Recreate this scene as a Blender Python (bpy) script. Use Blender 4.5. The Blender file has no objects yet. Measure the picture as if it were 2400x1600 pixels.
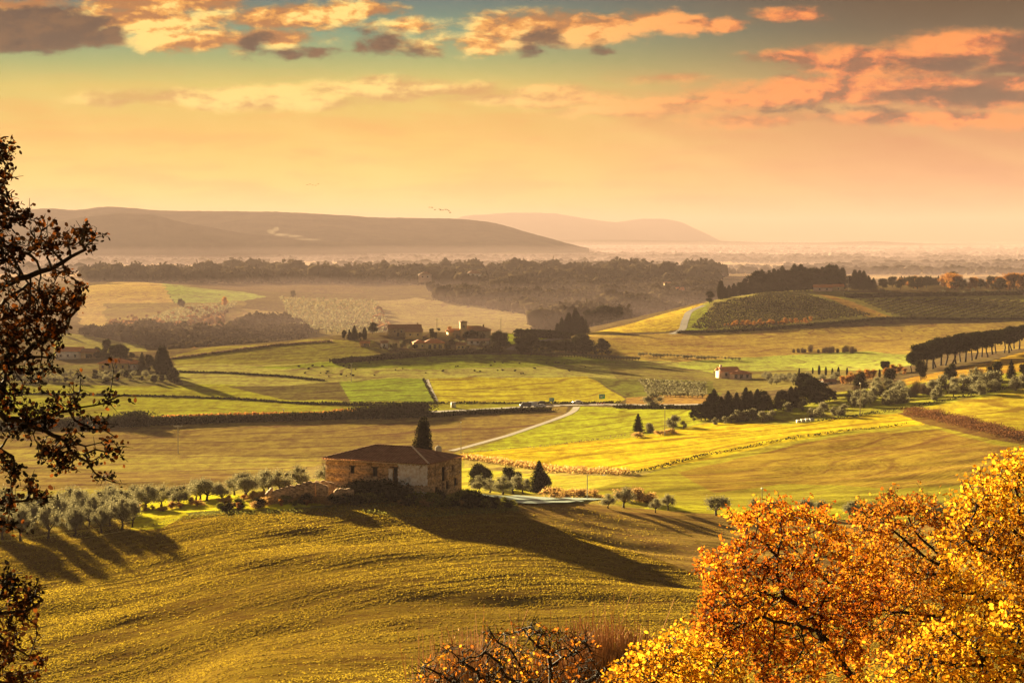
import bpy, math, random
import numpy as np
from mathutils import Vector, Matrix
R = math.radians
rng = np.random.default_rng(7)
random.seed(7)
sc = bpy.context.scene
COL = sc.collection

# ------------------------------------------------------------------ camera, world, sun, exposure
F = 4478.0           # focal length in pixels of the 2400 px wide frame
HOR = 556.0          # row of the eye level
CZ = 90.0            # camera height over the datum
PITCH = math.atan((800 - HOR) / F)
cam_d = bpy.data.cameras.new('camera'); cam = bpy.data.objects.new('camera', cam_d); COL.objects.link(cam)
cam_d.sensor_width = 36; cam_d.lens = F / 2400 * 36; cam_d.clip_start = 0.5; cam_d.clip_end = 60000
cam.location = (0, 0, CZ); cam.rotation_euler = (math.pi / 2 - PITCH, 0, 0)
sc.camera = cam
sc.view_settings.view_transform = 'Standard'; sc.view_settings.look = 'None'
sc.view_settings.exposure = 2.95; sc.view_settings.gamma = 1.0
EX = 7.727
sc.cycles.use_denoising = True
sc.cycles.max_bounces = 5; sc.cycles.diffuse_bounces = 2; sc.cycles.transmission_bounces = 3
sc.cycles.transparent_max_bounces = 4; sc.cycles.volume_bounces = 0; sc.cycles.glossy_bounces = 1
sc.cycles.caustics_reflective = False; sc.cycles.caustics_refractive = False

SAZ, SEL = R(25), R(6.9)      # the sun: left of the view axis, low
sdir = Vector((-math.sin(SAZ) * math.cos(SEL), math.cos(SAZ) * math.cos(SEL), math.sin(SEL)))
sl = bpy.data.lights.new('sun', 'SUN'); sun = bpy.data.objects.new('sun', sl); COL.objects.link(sun)
sl.energy = 5.0; sl.angle = R(0.9); sl.color = (1.0, 0.76, 0.38)
sun.rotation_euler = sdir.to_track_quat('Z', 'Y').to_euler()
sun.location = (0, 0, CZ + 60)

def lin(r, g, b):
    return tuple(((c / 255) / 12.92 if c < 10 else ((c / 255 + .055) / 1.055) ** 2.4) for c in (r, g, b))

class NT:
    """small helper to write node trees"""
    def __init__(s, tree): s.t = tree; s.n = tree.nodes; s.l = tree.links
    def put(s, sock, v):
        if v is None: return
        if isinstance(v, bpy.types.NodeSocket): s.l.new(v, sock)
        else:
            if sock.type == 'RGBA' and len(v) == 3: v = (*v, 1)
            sock.default_value = v
    def m(s, op, a, b=None, c=None, clamp=False):
        n = s.n.new('ShaderNodeMath'); n.operation = op; n.use_clamp = clamp
        s.put(n.inputs[0], a); s.put(n.inputs[1], b); s.put(n.inputs[2], c); return n.outputs[0]
    def v(s, op, a, b=None, c=None):
        n = s.n.new('ShaderNodeVectorMath'); n.operation = op
        s.put(n.inputs[0], a); s.put(n.inputs[1], b); s.put(n.inputs[2], c)
        return n.outputs['Value'] if op in ('LENGTH', 'DOT_PRODUCT') else n.outputs[0]
    def xyz(s, x=0.0, y=0.0, z=0.0):
        n = s.n.new('ShaderNodeCombineXYZ'); s.put(n.inputs[0], x); s.put(n.inputs[1], y); s.put(n.inputs[2], z); return n.outputs[0]
    def sep(s, a):
        n = s.n.new('ShaderNodeSeparateXYZ'); s.put(n.inputs[0], a); return n.outputs
    def mix(s, f, a, b, mode='MIX'):
        n = s.n.new('ShaderNodeMix'); n.data_type = 'RGBA'; n.blend_type = mode
        s.put(n.inputs[0], f); s.put(n.inputs[6], a); s.put(n.inputs[7], b); return n.outputs[2]
    def noise(s, vec, scale=1.0, detail=4.0, rough=.5, dist=0.0, col=False):
        n = s.n.new('ShaderNodeTexNoise'); s.put(n.inputs['Vector'], vec)
        n.inputs['Scale'].default_value = scale; n.inputs['Detail'].default_value = detail
        n.inputs['Roughness'].default_value = rough; n.inputs['Distortion'].default_value = dist
        return n.outputs[1 if col else 0]
    def sm(s, x, a, b, c=0.0, d=1.0):
        n = s.n.new('ShaderNodeMapRange'); n.interpolation_type = 'SMOOTHSTEP'
        s.put(n.inputs[0], x); s.put(n.inputs[1], a); s.put(n.inputs[2], b); s.put(n.inputs[3], c); s.put(n.inputs[4], d); return n.outputs[0]
    def ramp(s, f, stops):
        n = s.n.new('ShaderNodeValToRGB'); s.put(n.inputs[0], f); e = n.color_ramp.elements
        while len(e) < len(stops): e.new(.5)
        for k, (p, c) in enumerate(stops): e[k].position = p; e[k].color = (*c, 1)
        return n.outputs[0]

world = bpy.data.worlds.new('World'); sc.world = world; world.use_nodes = True
def build_world():
    T = NT(world.node_tree); T.n.clear()
    out = T.n.new('ShaderNodeOutputWorld'); bg = T.n.new('ShaderNodeBackground')
    T.l.new(bg.outputs[0], out.inputs[0])
    tc = T.n.new('ShaderNodeTexCoord').outputs['Generated']
    x, y, z = T.sep(tc)
    ys = T.m('MAXIMUM', y, .15)
    U = T.m('MULTIPLY_ADD', T.m('DIVIDE', x, ys), F, 1200.0)
    V = T.m('SUBTRACT', HOR, T.m('MULTIPLY', T.m('DIVIDE', z, ys), F))
    # warped direction coordinates
    uv = T.xyz(T.m('MULTIPLY', U, .001), T.m('MULTIPLY', V, .0022), 0.0)
    w = T.v('SUBTRACT', T.noise(uv, 7.0, 5.0, .6, col=True), (.5, .5, .5))
    UV = T.v('ADD', T.xyz(U, V, 0.0), T.v('MULTIPLY', w, (95.0, 48.0, 0.0)))
    n1 = T.noise(uv, 6.5, 8.0, .60, .25)
    n2 = T.noise(T.v('ADD', uv, (-.026, -.038, 0)), 6.5, 8.0, .60, .25)
    n3 = T.noise(T.xyz(T.m('MULTIPLY', U, .001), T.m('MULTIPLY', V, .0065), 3.0), 4.0, 6.0, .6, .3)
    e2 = T.m('SUBTRACT', T.noise(uv, 3.0, 3.0, .5, .2), T.noise(T.v('ADD', uv, (-.03, -.085, 0)), 3.0, 3.0, .5, .2))
    n4 = T.noise(uv, 17.0, 6.0, .65, .3); n5 = T.noise(T.v('ADD', uv, (-.010, -.020, 0)), 17.0, 6.0, .65, .3)
    emb = T.m('ADD', T.m('ADD', T.m('SUBTRACT', n1, n2), T.m('MULTIPLY', e2, .9)), T.m('MULTIPLY', T.m('SUBTRACT', n4, n5), .45))
    def cover(ells):
        acc = None
        for cx, cy, rx, ry, wgt in ells:
            q = T.v('MULTIPLY_ADD', UV, (1 / rx, 1 / ry, 0), (-cx / rx, -cy / ry, 0))
            c = T.m('MULTIPLY', T.m('SUBTRACT', 1.0, T.v('LENGTH', q)), wgt)
            acc = c if acc is None else T.m('MAXIMUM', acc, c)
        return acc
    bright = cover([(400, 12, 240, 40, 1), (300, 55, 300, 50, 1), (430, 95, 170, 38, 1), (690, 45, 190, 42, 1), (830, 30, 160, 28, .9),
                    (640, 95, 170, 40, .8), (950, 70, 110, 30, .55), (1000, 110, 120, 30, .5), (1210, 75, 170, 58, 1), (1130, 105, 110, 40, .9),
                    (1380, 70, 190, 44, 1), (1560, 55, 150, 36, 1), (1690, 62, 110, 26, .9), (1850, 38, 110, 20, .6), (60, 18, 180, 30, .8)])
    mid = cover([(560, 236, 380, 30, 1.0), (880, 212, 210, 30, 1.1), (1250, 232, 330, 20, .7), (1090, 214, 130, 18, .7), (640, 215, 120, 20, .8), (330, 242, 200, 16, .5), (1500, 262, 230, 20, .8),
                 (1560, 190, 150, 14, .5), (1750, 285, 260, 18, .5), (1250, 215, 130, 14, .45)])
    rgt = cover([(2050, 150, 260, 46, 1), (2260, 112, 200, 50, 1.1), (1880, 140, 170, 20, .8), (2400, 130, 160, 60, 1), (1950, 210, 290, 42, 1), (1780, 235, 220, 28, .8),
                 (2250, 215, 330, 44, 1), (2200, 280, 380, 26, .7), (2380, 195, 160, 20, .9), (1600, 240, 220, 14, .5)])
    dark = cover([(90, 74, 210, 62, 2.4), (240, 92, 100, 40, 1.2), (120, 118, 90, 24, .6), (605, 108, 45, 38, .8), (750, 128, 70, 24, .95), (670, 135, 110, 16, .5), (900, 105, 80, 34, .6),
                  (985, 130, 80, 18, .55), (1270, 98, 75, 30, .85), (1245, 125, 50, 18, .7), (1415, 118, 25, 24, .5), (2180, 160, 200, 26, .62), (2370, 120, 90, 40, .8), (2300, 225, 260, 24, .75), (1980, 258, 240, 14, .4), (2370, 160, 120, 26, .7)])
    nz = T.m('ADD', T.m('MULTIPLY', T.m('SUBTRACT', n1, .5), 1.3), T.m('MULTIPLY', T.m('SUBTRACT', n4, .5), .95))
    dB = T.sm(T.m('ADD', bright, nz), -.03, .52)
    dR = T.sm(T.m('ADD', T.m('MULTIPLY', rgt, 1.2), T.m('ADD', T.m('MULTIPLY', T.m('SUBTRACT', n1, .5), .9), T.m('MULTIPLY', T.m('SUBTRACT', n4, .5), .8))), -.12, .6)
    dM = T.m('MULTIPLY', T.sm(T.m('ADD', mid, T.m('MULTIPLY', T.m('SUBTRACT', n1, .5), 1.2)), -.16, .5), .95)
    dD = T.m('MULTIPLY', T.sm(T.m('ADD', dark, T.m('ADD', T.m('MULTIPLY', T.m('SUBTRACT', n2, .5), 1.5), T.m('MULTIPLY', T.m('SUBTRACT', n4, .5), 1.5))), -.02, .6), .97)
    # clear air: two vertical ramps, left and right
    t = T.m('DIVIDE', V, 600.0, clamp=True)
    Lc = T.ramp(t, [(0, lin(34, 120, 134)), (.13, lin(104, 158, 142)), (.24, lin(160, 178, 128)), (.34, lin(214, 198, 118)), (.5, lin(232, 194, 104)), (.72, lin(248, 214, 112)), (.88, lin(255, 226, 130)), (1, lin(252, 200, 104))])
    Rc = T.ramp(t, [(0, lin(24, 26, 36)), (.12, lin(60, 70, 70)), (.3, lin(150, 128, 96)), (.42, lin(200, 145, 98)), (.62, lin(216, 152, 104)), (.85, lin(236, 172, 116)), (1, lin(240, 170, 108))])
    air = T.mix(T.sm(U, 900.0, 2250.0), Lc, Rc)
    # soft veils and light shafts high in the air
    veil = T.m('MULTIPLY', T.sm(n3, .42, .68), T.sm(V, 110.0, 330.0))
    air = T.mix(T.m('MULTIPLY', veil, .45), air, T.mix(T.sm(U, 900., 2300.), lin(233, 168, 88), lin(205, 130, 95)))
    sh = T.noise(T.xyz(T.m('DIVIDE', T.m('ADD', U, 700.0), T.m('ADD', V, 500.0)), 0.0, 0.0), 3.2, 1.0)
    air = T.mix(T.m('MULTIPLY', T.m('MULTIPLY', T.sm(sh, .40, .75), T.sm(V, 120.0, 300.0)), .16), air, lin(255, 226, 150))
    lit = T.mix(T.sm(U, 900., 1900.), lin(255, 222, 146), lin(244, 156, 88))
    sha = T.mix(T.sm(U, 1200., 2100.), lin(178, 122, 78), lin(138, 82, 72))
    lum = T.sm(emb, -.16, .13)
    midc = T.mix(T.sm(U, 1000., 2000.), lin(232, 170, 92), lin(214, 122, 78))
    cloud = T.mix(T.sm(lum, .0, .5), sha, T.mix(T.sm(lum, .45, 1.0), midc, lit))
    mcl = T.mix(lum, T.mix(.35, sha, lit), lit)
    dk = T.mix(T.sm(U, 1300., 2200.), lin(26, 32, 62), lin(76, 46, 66))
    dk = T.mix(T.m('MULTIPLY', T.sm(T.m('ADD', emb, T.m('MULTIPLY', T.m('SUBTRACT', n4, .5), .5)), -.12, .2), .28), dk, sha)
    c = T.mix(dM, air, mcl)
    c = T.mix(dR, c, cloud); c = T.mix(dB, c, cloud); c = T.mix(dD, c, dk)
    # away from the picture: physical sky tinted by dusk air
    sky = T.n.new('ShaderNodeTexSky'); sky.sky_type = 'NISHITA'; sky.sun_disc = False
    sky.sun_elevation = SEL; sky.sun_rotation = -SAZ; sky.dust_density = 3.0
    ns = T.v('MULTIPLY', sky.outputs[0], (.0125, .0095, .0072))
    hz = T.m('SQRT', T.m('ADD', T.m('MULTIPLY', x, x), T.m('MULTIPLY', y, y)))
    el = T.m('DIVIDE', z, T.m('MAXIMUM', hz, .05))
    low = T.m('MULTIPLY', T.sm(el, .14, .3, 1.0, 0.0), T.sm(y, .80, .95))
    world_c = T.mix(low, ns, T.v('MULTIPLY', T.v('POWER', c, (1.3, 1.3, 1.3)), (SKYK * 1.12, SKYK * 1.15, SKYK * 1.04)))
    T.l.new(world_c, bg.inputs[0]); bg.inputs[1].default_value = 1.0
SKYK = 1 / EX
build_world()

# ------------------------------------------------------------------ object helpers
def tag(o, label=None, cat=None, group=None, kind=None):
    if label: o['label'] = label
    if cat: o['category'] = cat
    if group: o['group'] = group
    if kind: o['kind'] = kind
    return o
def empty(name, loc=(0, 0, 0), rz=0.0, label=None, cat=None, group=None):
    o = bpy.data.objects.new(name, None); COL.objects.link(o); o.location = loc; o.rotation_euler = (0, 0, rz)
    o.empty_display_size = .3
    return tag(o, label, cat, group)
def mesh_np(name, chunks, mats, smooth=False):
    """chunks: (V (n,3), Fc (m,k) int, material index, tint (n,) or number)"""
    vs, li, ls, mi, tn = [], [], [], [], []; off = 0; lo = 0
    for V, Fc, m_, t_ in chunks:
        V = np.asarray(V, float).reshape(-1, 3); Fc = np.asarray(Fc, np.int64)
        if len(Fc) == 0: continue
        vs.append(V); li.append((Fc + off).ravel()); k = Fc.shape[1]
        ls.append(lo + np.arange(len(Fc)) * k); lo += Fc.size
        mi.append(np.full(len(Fc), m_)); tn.append(np.broadcast_to(np.asarray(t_, float), (len(V),)))
        off += len(V)
    me = bpy.data.meshes.new(name)
    V = np.concatenate(vs); L = np.concatenate(li); S = np.concatenate(ls)
    me.vertices.add(len(V)); me.vertices.foreach_set('co', V.astype(np.float32).ravel())
    me.loops.add(len(L)); me.loops.foreach_set('vertex_index', L.astype(np.int32))
    me.polygons.add(len(S)); me.polygons.foreach_set('loop_start', S.astype(np.int32))
    me.polygons.foreach_set('material_index', np.concatenate(mi).astype(np.int32))
    if smooth: me.polygons.foreach_set('use_smooth', np.ones(len(S), bool))
    at = me.attributes.new('tint', 'FLOAT', 'POINT'); at.data.foreach_set('value', np.concatenate(tn).astype(np.float32))
    for m_ in mats: me.materials.append(m_)
    me.update(calc_edges=True)
    return me
def link(name, me, parent=None, loc=None):
    o = bpy.data.objects.new(name, me); COL.objects.link(o)
    if parent: o.parent = parent
    if loc is not None: o.location = loc
    return o
def box(x0, x1, y0, y1, z0, z1):
    V = np.array([(x, y, z) for z in (z0, z1) for y in (y0, y1) for x in (x0, x1)], float)
    Fc = np.array([(0, 2, 3, 1), (4, 5, 7, 6), (0, 1, 5, 4), (2, 6, 7, 3), (0, 4, 6, 2), (1, 3, 7, 5)])
    return V, Fc
def tube(P, rad, n=6):
    """tapered tube along a polyline"""
    P = np.asarray(P, float); rad = np.broadcast_to(np.asarray(rad, float), (len(P),))
    T_ = np.gradient(P, axis=0); T_ /= np.linalg.norm(T_, axis=1)[:, None] + 1e-9
    up = np.where(np.abs(T_[:, 2:3]) > .9, np.array([[1., 0, 0]]), np.array([[0, 0, 1.]]))
    A = np.cross(T_, up); A /= np.linalg.norm(A, axis=1)[:, None]; B = np.cross(T_, A)
    a = np.linspace(0, 2 * np.pi, n, endpoint=False)
    V = (P[:, None] + rad[:, None, None] * (np.cos(a)[None, :, None] * A[:, None] + np.sin(a)[None, :, None] * B[:, None])).reshape(-1, 3)
    Fc = [(i * n + j, i * n + (j + 1) % n, (i + 1) * n + (j + 1) % n, (i + 1) * n + j) for i in range(len(P) - 1) for j in range(n)]
    return V, np.array(Fc)
def frusta(A, B, ra, rb, n=4):
    """many separate tapered segments"""
    D = B - A; D = D / (np.linalg.norm(D, axis=1)[:, None] + 1e-9)
    up = np.where(np.abs(D[:, 2:3]) > .9, np.array([[1., 0, 0]]), np.array([[0, 0, 1.]]))
    X = np.cross(D, up); X /= np.linalg.norm(X, axis=1)[:, None] + 1e-9; Y = np.cross(D, X)
    a = np.linspace(0, 2 * np.pi, n, endpoint=False)
    ring = np.cos(a)[None, :, None] * X[:, None] + np.sin(a)[None, :, None] * Y[:, None]
    V = np.stack([A[:, None] + ra[:, None, None] * ring, (B + D * rb[:, None] * .6)[:, None] + rb[:, None, None] * ring], 1).reshape(-1, 3)
    m_ = len(A); b = (np.arange(m_) * 2 * n)[:, None]; j = np.arange(n); j2 = (j + 1) % n
    Fc = np.stack([b + j, b + j2, b + n + j2, b + n + j], -1).reshape(-1, 4)
    return V, Fc
def leaf_cloud(P, size, aspect=.6, hexa=False, flat=0.0):
    n = len(P); size = np.broadcast_to(np.asarray(size, float), (n,))
    a = rng.normal(size=(n, 3)); a[:, 2] *= (1 - flat); a /= np.linalg.norm(a, axis=1)[:, None]
    b = rng.normal(size=(n, 3)); b -= (b * a).sum(1)[:, None] * a; b /= np.linalg.norm(b, axis=1)[:, None]
    if hexa:
        sh = [(-.5, 0), (-.22, .46), (.22, .5), (.5, .05), (.25, -.48), (-.25, -.42)]
    else:
        sh = [(-.5, -.5), (.5, -.4), (.45, .5), (-.4, .45)]
    V = np.stack([P + size[:, None] * (u * a + v * aspect * b) for u, v in sh], 1)
    k = len(sh)
    return V.reshape(-1, 3), np.arange(n * k).reshape(n, k)
def value_noise(x, y, seed=0):
    xi = np.floor(x).astype(np.int64); yi = np.floor(y).astype(np.int64); fx = x - xi; fy = y - yi
    fx = fx * fx * (3 - 2 * fx); fy = fy * fy * (3 - 2 * fy)
    def h(a, b):
        n = (a * 374761393 + b * 668265263 + seed * 974711) & 0xffffffff
        n = ((n ^ (n >> 13)) * 1274126177) & 0xffffffff
        return ((n ^ (n >> 16)) & 0xffff) / 65535.0
    return (h(xi, yi) * (1 - fx) + h(xi + 1, yi) * fx) * (1 - fy) + (h(xi, yi + 1) * (1 - fx) + h(xi + 1, yi + 1) * fx) * fy
def fbm(x, y, o=4, seed=0):
    s = 0; a = .5
    for k in range(o): s = s + a * value_noise(x * 2 ** k, y * 2 ** k, seed + k); a *= .5
    return s / (1 - .5 ** o)

# ------------------------------------------------------------------ the lie of the land
TC = np.array([-900, 0, 300, 600, 900, 1200, 1500, 1800, 2100, 2400, 3300], float)
TAB = [
 (2,    [-1.8]*11), (10, [-4.6]*11), (25, [-10.8]*11), (60, [-22]*11), (100, [-31]*11), (150, [-39]*11),
 (200,  [-51.5, -51.0, -49.5, -44.4, -44.6, -45.0, -45.2, -45.2, -45.4, -45.4, -45.4]),
 (230,  [-53, -52.7, -51.2, -48.0, -46.6, -46.9, -47.2, -47.5, -48, -48, -48]),
 (260,  [-53.2, -52.9, -51.4, -48.3, -46.9, -47.3, -48.4, -49.6, -50.5, -50.5, -50.5]),
 (290,  [-52.6, -52.2, -50.7, -48.1, -47.2, -47.7, -49.9, -51.3, -52.2, -52.2, -52]),
 (320,  [-51.6, -51.1, -49.8, -47.9, -47.3, -48.1, -51.1, -52.6, -53.4, -53.3, -53]),
 (345,  [-52.3, -52.0, -50.7, -48.3, -46.8, -47.9, -52.0, -53.5, -54.3, -54, -53]),
 (380,  [-55, -54.6, -53.6, -51, -49.0, -52.6, -53.6, -54.6, -55, -54.2, -53]),
 (420,  [-59, -58.6, -57.6, -56, -56, -57.5, -56.8, -56.2, -55.7, -53.8, -52]),
 (480,  [-63.5, -63.3, -63, -63, -63, -62, -59.5, -57.5, -56, -53, -50]),
 (560,  [-67, -67, -67, -67, -67, -65, -62, -58.5, -55.5, -50.5, -46]),
 (640,  [-67.5, -67.5, -67.5, -67.5, -67.5, -66.5, -63.5, -59.2, -54.5, -48, -43]),
 (720,  [-68, -68, -68, -68, -68, -67.2, -65, -60.5, -54, -47.5, -42]),
 (800,  [-68, -68, -68, -68, -68, -68, -67, -63.2, -55.6, -48.5, -42]),
 (900,  [-67.5, -67.5, -67, -67.2, -67.5, -67.5, -67.5, -66, -60, -52, -45]),
 (1000, [-67.5, -67.5, -66, -64.6, -64, -65, -67, -67, -64, -58, -50]),
 (1080, [-68.5, -68, -64.8, -60.5, -59, -60, -66, -66, -64, -61, -54]),
 (1150, [-71, -71, -69, -63, -56.5, -57.5, -64, -64.5, -63, -61, -56]),
 (1250, [-72, -72, -76, -78, -66, -66, -62, -60.5, -58.5, -57.5, -55]),
 (1350, [-71, -71, -80, -82, -76, -76, -59, -53, -52, -52.5, -52]),
 (1450, [-71, -71, -79, -81, -80, -79, -60, -43.5, -45.5, -47, -47]),
 (1600, [-71, -71, -76, -78, -80, -79, -72, -45, -42, -43, -43]),
 (1800, [-71, -71, -72, -74, -77, -78, -78, -58, -45, -46, -46]),
 (2000, [-69, -69, -66, -72, -75, -77, -77, -70, -55, -55, -55]),
 (2300, [-62, -62, -57, -68, -73, -70, -70, -72, -65, -65, -65]),
 (2700, [-66, -66, -63, -68, -70, -64, -64, -70, -70, -70, -70]),
 (3200, [-69]*5 + [-66, -67, -70, -71, -71, -71]), (4000, [-73]*11), (6000, [-75]*11), (10000, [-75]*11), (30000, [-75]*11)]
ld = np.log([r[0] for r in TAB]); ZT = np.array([r[1] for r in TAB])
def pchip(xk, yk, xq):
    h = np.diff(xk); dl = np.diff(yk, axis=0) / h[:, None]; m_ = np.zeros_like(yk)
    w1 = (2 * h[1:] + h[:-1])[:, None]; w2 = (h[1:] + 2 * h[:-1])[:, None]; a, b = dl[:-1], dl[1:]
    with np.errstate(divide='ignore', invalid='ignore'):
        hm = (w1 + w2) / (w1 / a + w2 / b)
    m_[1:-1] = np.where(a * b > 0, hm, 0); m_[0] = dl[0]; m_[-1] = dl[-1]
    i = np.clip(np.searchsorted(xk, xq) - 1, 0, len(xk) - 2); t = ((xq - xk[i]) / h[i])[:, None]
    return ((2*t**3-3*t**2+1)*yk[i] + (t**3-2*t**2+t)*h[i][:, None]*m_[i] + (-2*t**3+3*t**2)*yk[i+1] + (t**3-t**2)*h[i][:, None]*m_[i+1])
LQ = np.linspace(ld[0], ld[-1], 1600); CQ = np.linspace(-900, 3300, 561)
ZD = pchip(ld, ZT, LQ); ZD = pchip(TC, ZD.T, CQ)          # (cols, dists)
ker = np.exp(-np.linspace(-2, 2, 25) ** 2); ker /= ker.sum()
ZD = np.apply_along_axis(lambda r: np.convolve(np.pad(r, 12, 'edge'), ker, 'valid'), 0, ZD)
k2 = np.exp(-np.linspace(-2, 2, 13) ** 2); k2 /= k2.sum()
ZD = np.apply_along_axis(lambda r: np.convolve(np.pad(r, 6, 'edge'), k2, 'valid'), 1, ZD)
def H(x, y):
    x = np.asarray(x, float); y = np.asarray(y, float); yy = np.maximum(y, 2.0)
    t = np.clip(1200 + F * x / yy, -900, 3300)
    ci = (t + 900) / 4200 * 560; di = (np.log(yy) - LQ[0]) / (LQ[-1] - LQ[0]) * 1599
    c0 = np.clip(ci.astype(int), 0, 559); d0 = np.clip(di.astype(int), 0, 1598); fc = ci - c0; fd = np.clip(di - d0, 0, 1)
    z = (ZD[c0, d0] * (1 - fc) * (1 - fd) + ZD[c0 + 1, d0] * fc * (1 - fd) + ZD[c0, d0 + 1] * (1 - fc) * fd + ZD[c0 + 1, d0 + 1] * fc * fd)
    near = np.clip((yy - 120) / 100, 0, 1) * np.clip((700 - yy) / 300, 0.25, 1)
    z = z + near * 2.3 * (fbm(x / 48, yy / 27, 3, 3) - .5) + near * .6 * (fbm(x / 13, yy / 10, 2, 9) - .5)
    far = np.clip((yy - 600) / 800, 0, 1)
    z = z + far * 5.0 * (fbm(x / 260, yy / 260, 3, 5) - .5) * np.clip((9000 - yy) / 6000, .1, 1)
    return z + CZ
cp, sp = math.cos(PITCH), math.sin(PITCH)
def ray(px, py):
    u = (px - 1200) / F; v = (py - 800) / F     # camera looks along +Y pitched down
    d = np.array([u, cp - v * sp, -sp - v * cp]); return d / d[1]
DS = np.exp(np.linspace(math.log(6), math.log(29000), 5000))
def G(px, py, dmin=60.0, dmax=29000.0):
    """the point of the ground seen at a pixel"""
    r = ray(px, py); d = DS[(DS > dmin) & (DS < dmax)]
    z = CZ + r[2] * d; g = H(r[0] * d, d); hit = np.nonzero(z <= g)[0]
    k = hit[0] if len(hit) else len(d) - 1
    if k > 0 and len(hit):
        a = z[k-1] - g[k-1]; b = g[k] - z[k]; t = a / (a + b + 1e-9); dd = d[k-1] + t * (d[k] - d[k-1])
    else: dd = d[k]
    return np.array([r[0] * dd, dd, float(H(r[0] * dd, dd))])
def P3(px, py, d): r = ray(px, py); return np.array([r[0] * d, d, CZ + r[2] * d])
def gz(x, y): return float(H(x, y))
def project(X, Y, Z):
    Z = Z - CZ; zc = Y * cp - Z * sp; yc = Y * sp + Z * cp
    return 1200 + F * X / zc, 800 - F * yc / zc

# ------------------------------------------------------------------ materials
def new_mat(name):
    m_ = bpy.data.materials.new(name); m_.use_nodes = True; T = NT(m_.node_tree); T.n.clear()
    out = T.n.new('ShaderNodeOutputMaterial'); return m_, T, out
def surf_mat(name, c1, c2, scale=3.0, rough=.9, bump=.2, detail=5.0, spec=.2):
    m_, T, out = new_mat(name); b = T.n.new('ShaderNodeBsdfPrincipled'); T.l.new(b.outputs[0], out.inputs[0])
    tc = T.n.new('ShaderNodeTexCoord').outputs['Object']; n = T.noise(tc, scale, detail, .6)
    T.l.new(T.mix(T.sm(n, .3, .7), c1, c2), b.inputs['Base Color']); b.inputs['Roughness'].default_value = rough
    b.inputs['Specular IOR Level'].default_value = spec
    if bump:
        bp = T.n.new('ShaderNodeBump'); bp.inputs['Strength'].default_value = bump; bp.inputs['Distance'].default_value = .1
        T.l.new(n, bp.inputs['Height']); T.l.new(bp.outputs[0], b.inputs['Normal'])
    return m_
def leaf_mat(name, c1, c2, tr=.45, vary=.3, tcol=None, c3=None):
    m_, T, out = new_mat(name)
    a = T.n.new('ShaderNodeAttribute'); a.attribute_name = 'tint'
    oi = T.n.new('ShaderNodeObjectInfo')
    c = T.mix(a.outputs['Fac'], c1, c2) if c3 is None else T.ramp(a.outputs['Fac'], [(0, c1), (.45, c2), (1, c3)])
    k = T.m('MULTIPLY_ADD', oi.outputs['Random'], vary, 1 - vary / 2)
    c = T.v('MULTIPLY', c, T.xyz(k, k, k))
    d = T.n.new('ShaderNodeBsdfDiffuse'); t = T.n.new('ShaderNodeBsdfTranslucent'); mx = T.n.new('ShaderNodeMixShader')
    T.l.new(c, d.inputs[0])
    if tcol: T.l.new(T.v('MULTIPLY', c, tcol), t.inputs[0])
    else: T.l.new(c, t.inputs[0])
    mx.inputs[0].default_value = tr; T.l.new(d.outputs[0], mx.inputs[1]); T.l.new(t.outputs[0], mx.inputs[2])
    T.l.new(mx.outputs[0], out.inputs[0]); return m_
M = {}
M['bark'] = surf_mat('bark', (.030, .020, .014), (.075, .05, .032), 8)
M['bark_dark'] = surf_mat('dark_bark', (.012, .008, .006), (.035, .022, .016), 12)
M['olive'] = leaf_mat('olive_leaves', (.13, .12, .065), (.33, .30, .17), .35)
M['pine'] = leaf_mat('pine_needles', (.010, .013, .006), (.035, .038, .014), .10)
M['holm'] = leaf_mat('evergreen_leaves', (.014, .016, .007), (.05, .050, .018), .15)
M['cyp'] = leaf_mat('cypress_leaves', (.008, .011, .005), (.035, .035, .012), .12)
M['autumn'] = leaf_mat('autumn_leaves', (.25, .10, .025), (.48, .22, .05), .45)
M['reed'] = leaf_mat('dry_reeds', (.30, .17, .05), (.60, .38, .14), .5)
M['grassy'] = leaf_mat('weeds', (.06, .07, .015), (.30, .28, .05), .45)
M['bare'] = leaf_mat('bare_twigs', (.12, .08, .05), (.28, .19, .11), .3)
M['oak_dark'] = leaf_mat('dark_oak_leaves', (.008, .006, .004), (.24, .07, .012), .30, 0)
M['oak_orange'] = leaf_mat('orange_oak_leaves', (.03, .008, .004), (.44, .105, .009), .5, 0, c3=(.84, .46, .03))
M['oak_gold'] = leaf_mat('golden_oak_leaves', (.06, .022, .005), (.58, .23, .011), .5, 0, c3=(.90, .60, .04))
M['oak_rust'] = leaf_mat('rusty_oak_leaves', (.035, .012, .006), (.36, .11, .013), .5, 0, c3=(.74, .38, .03))

# ------------------------------------------------------------------ ground
def in_poly(px, py, poly):
    ins = np.zeros(px.shape, bool); n = len(poly)
    for i in range(n):
        x1, y1 = poly[i]; x2, y2 = poly[(i + 1) % n]
        if y1 == y2: continue
        c = ((y1 > py) != (y2 > py)) & (px < (x2 - x1) * (py - y1) / (y2 - y1) + x1); ins ^= c
    return ins
K = 2400 / 2352.0
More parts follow.
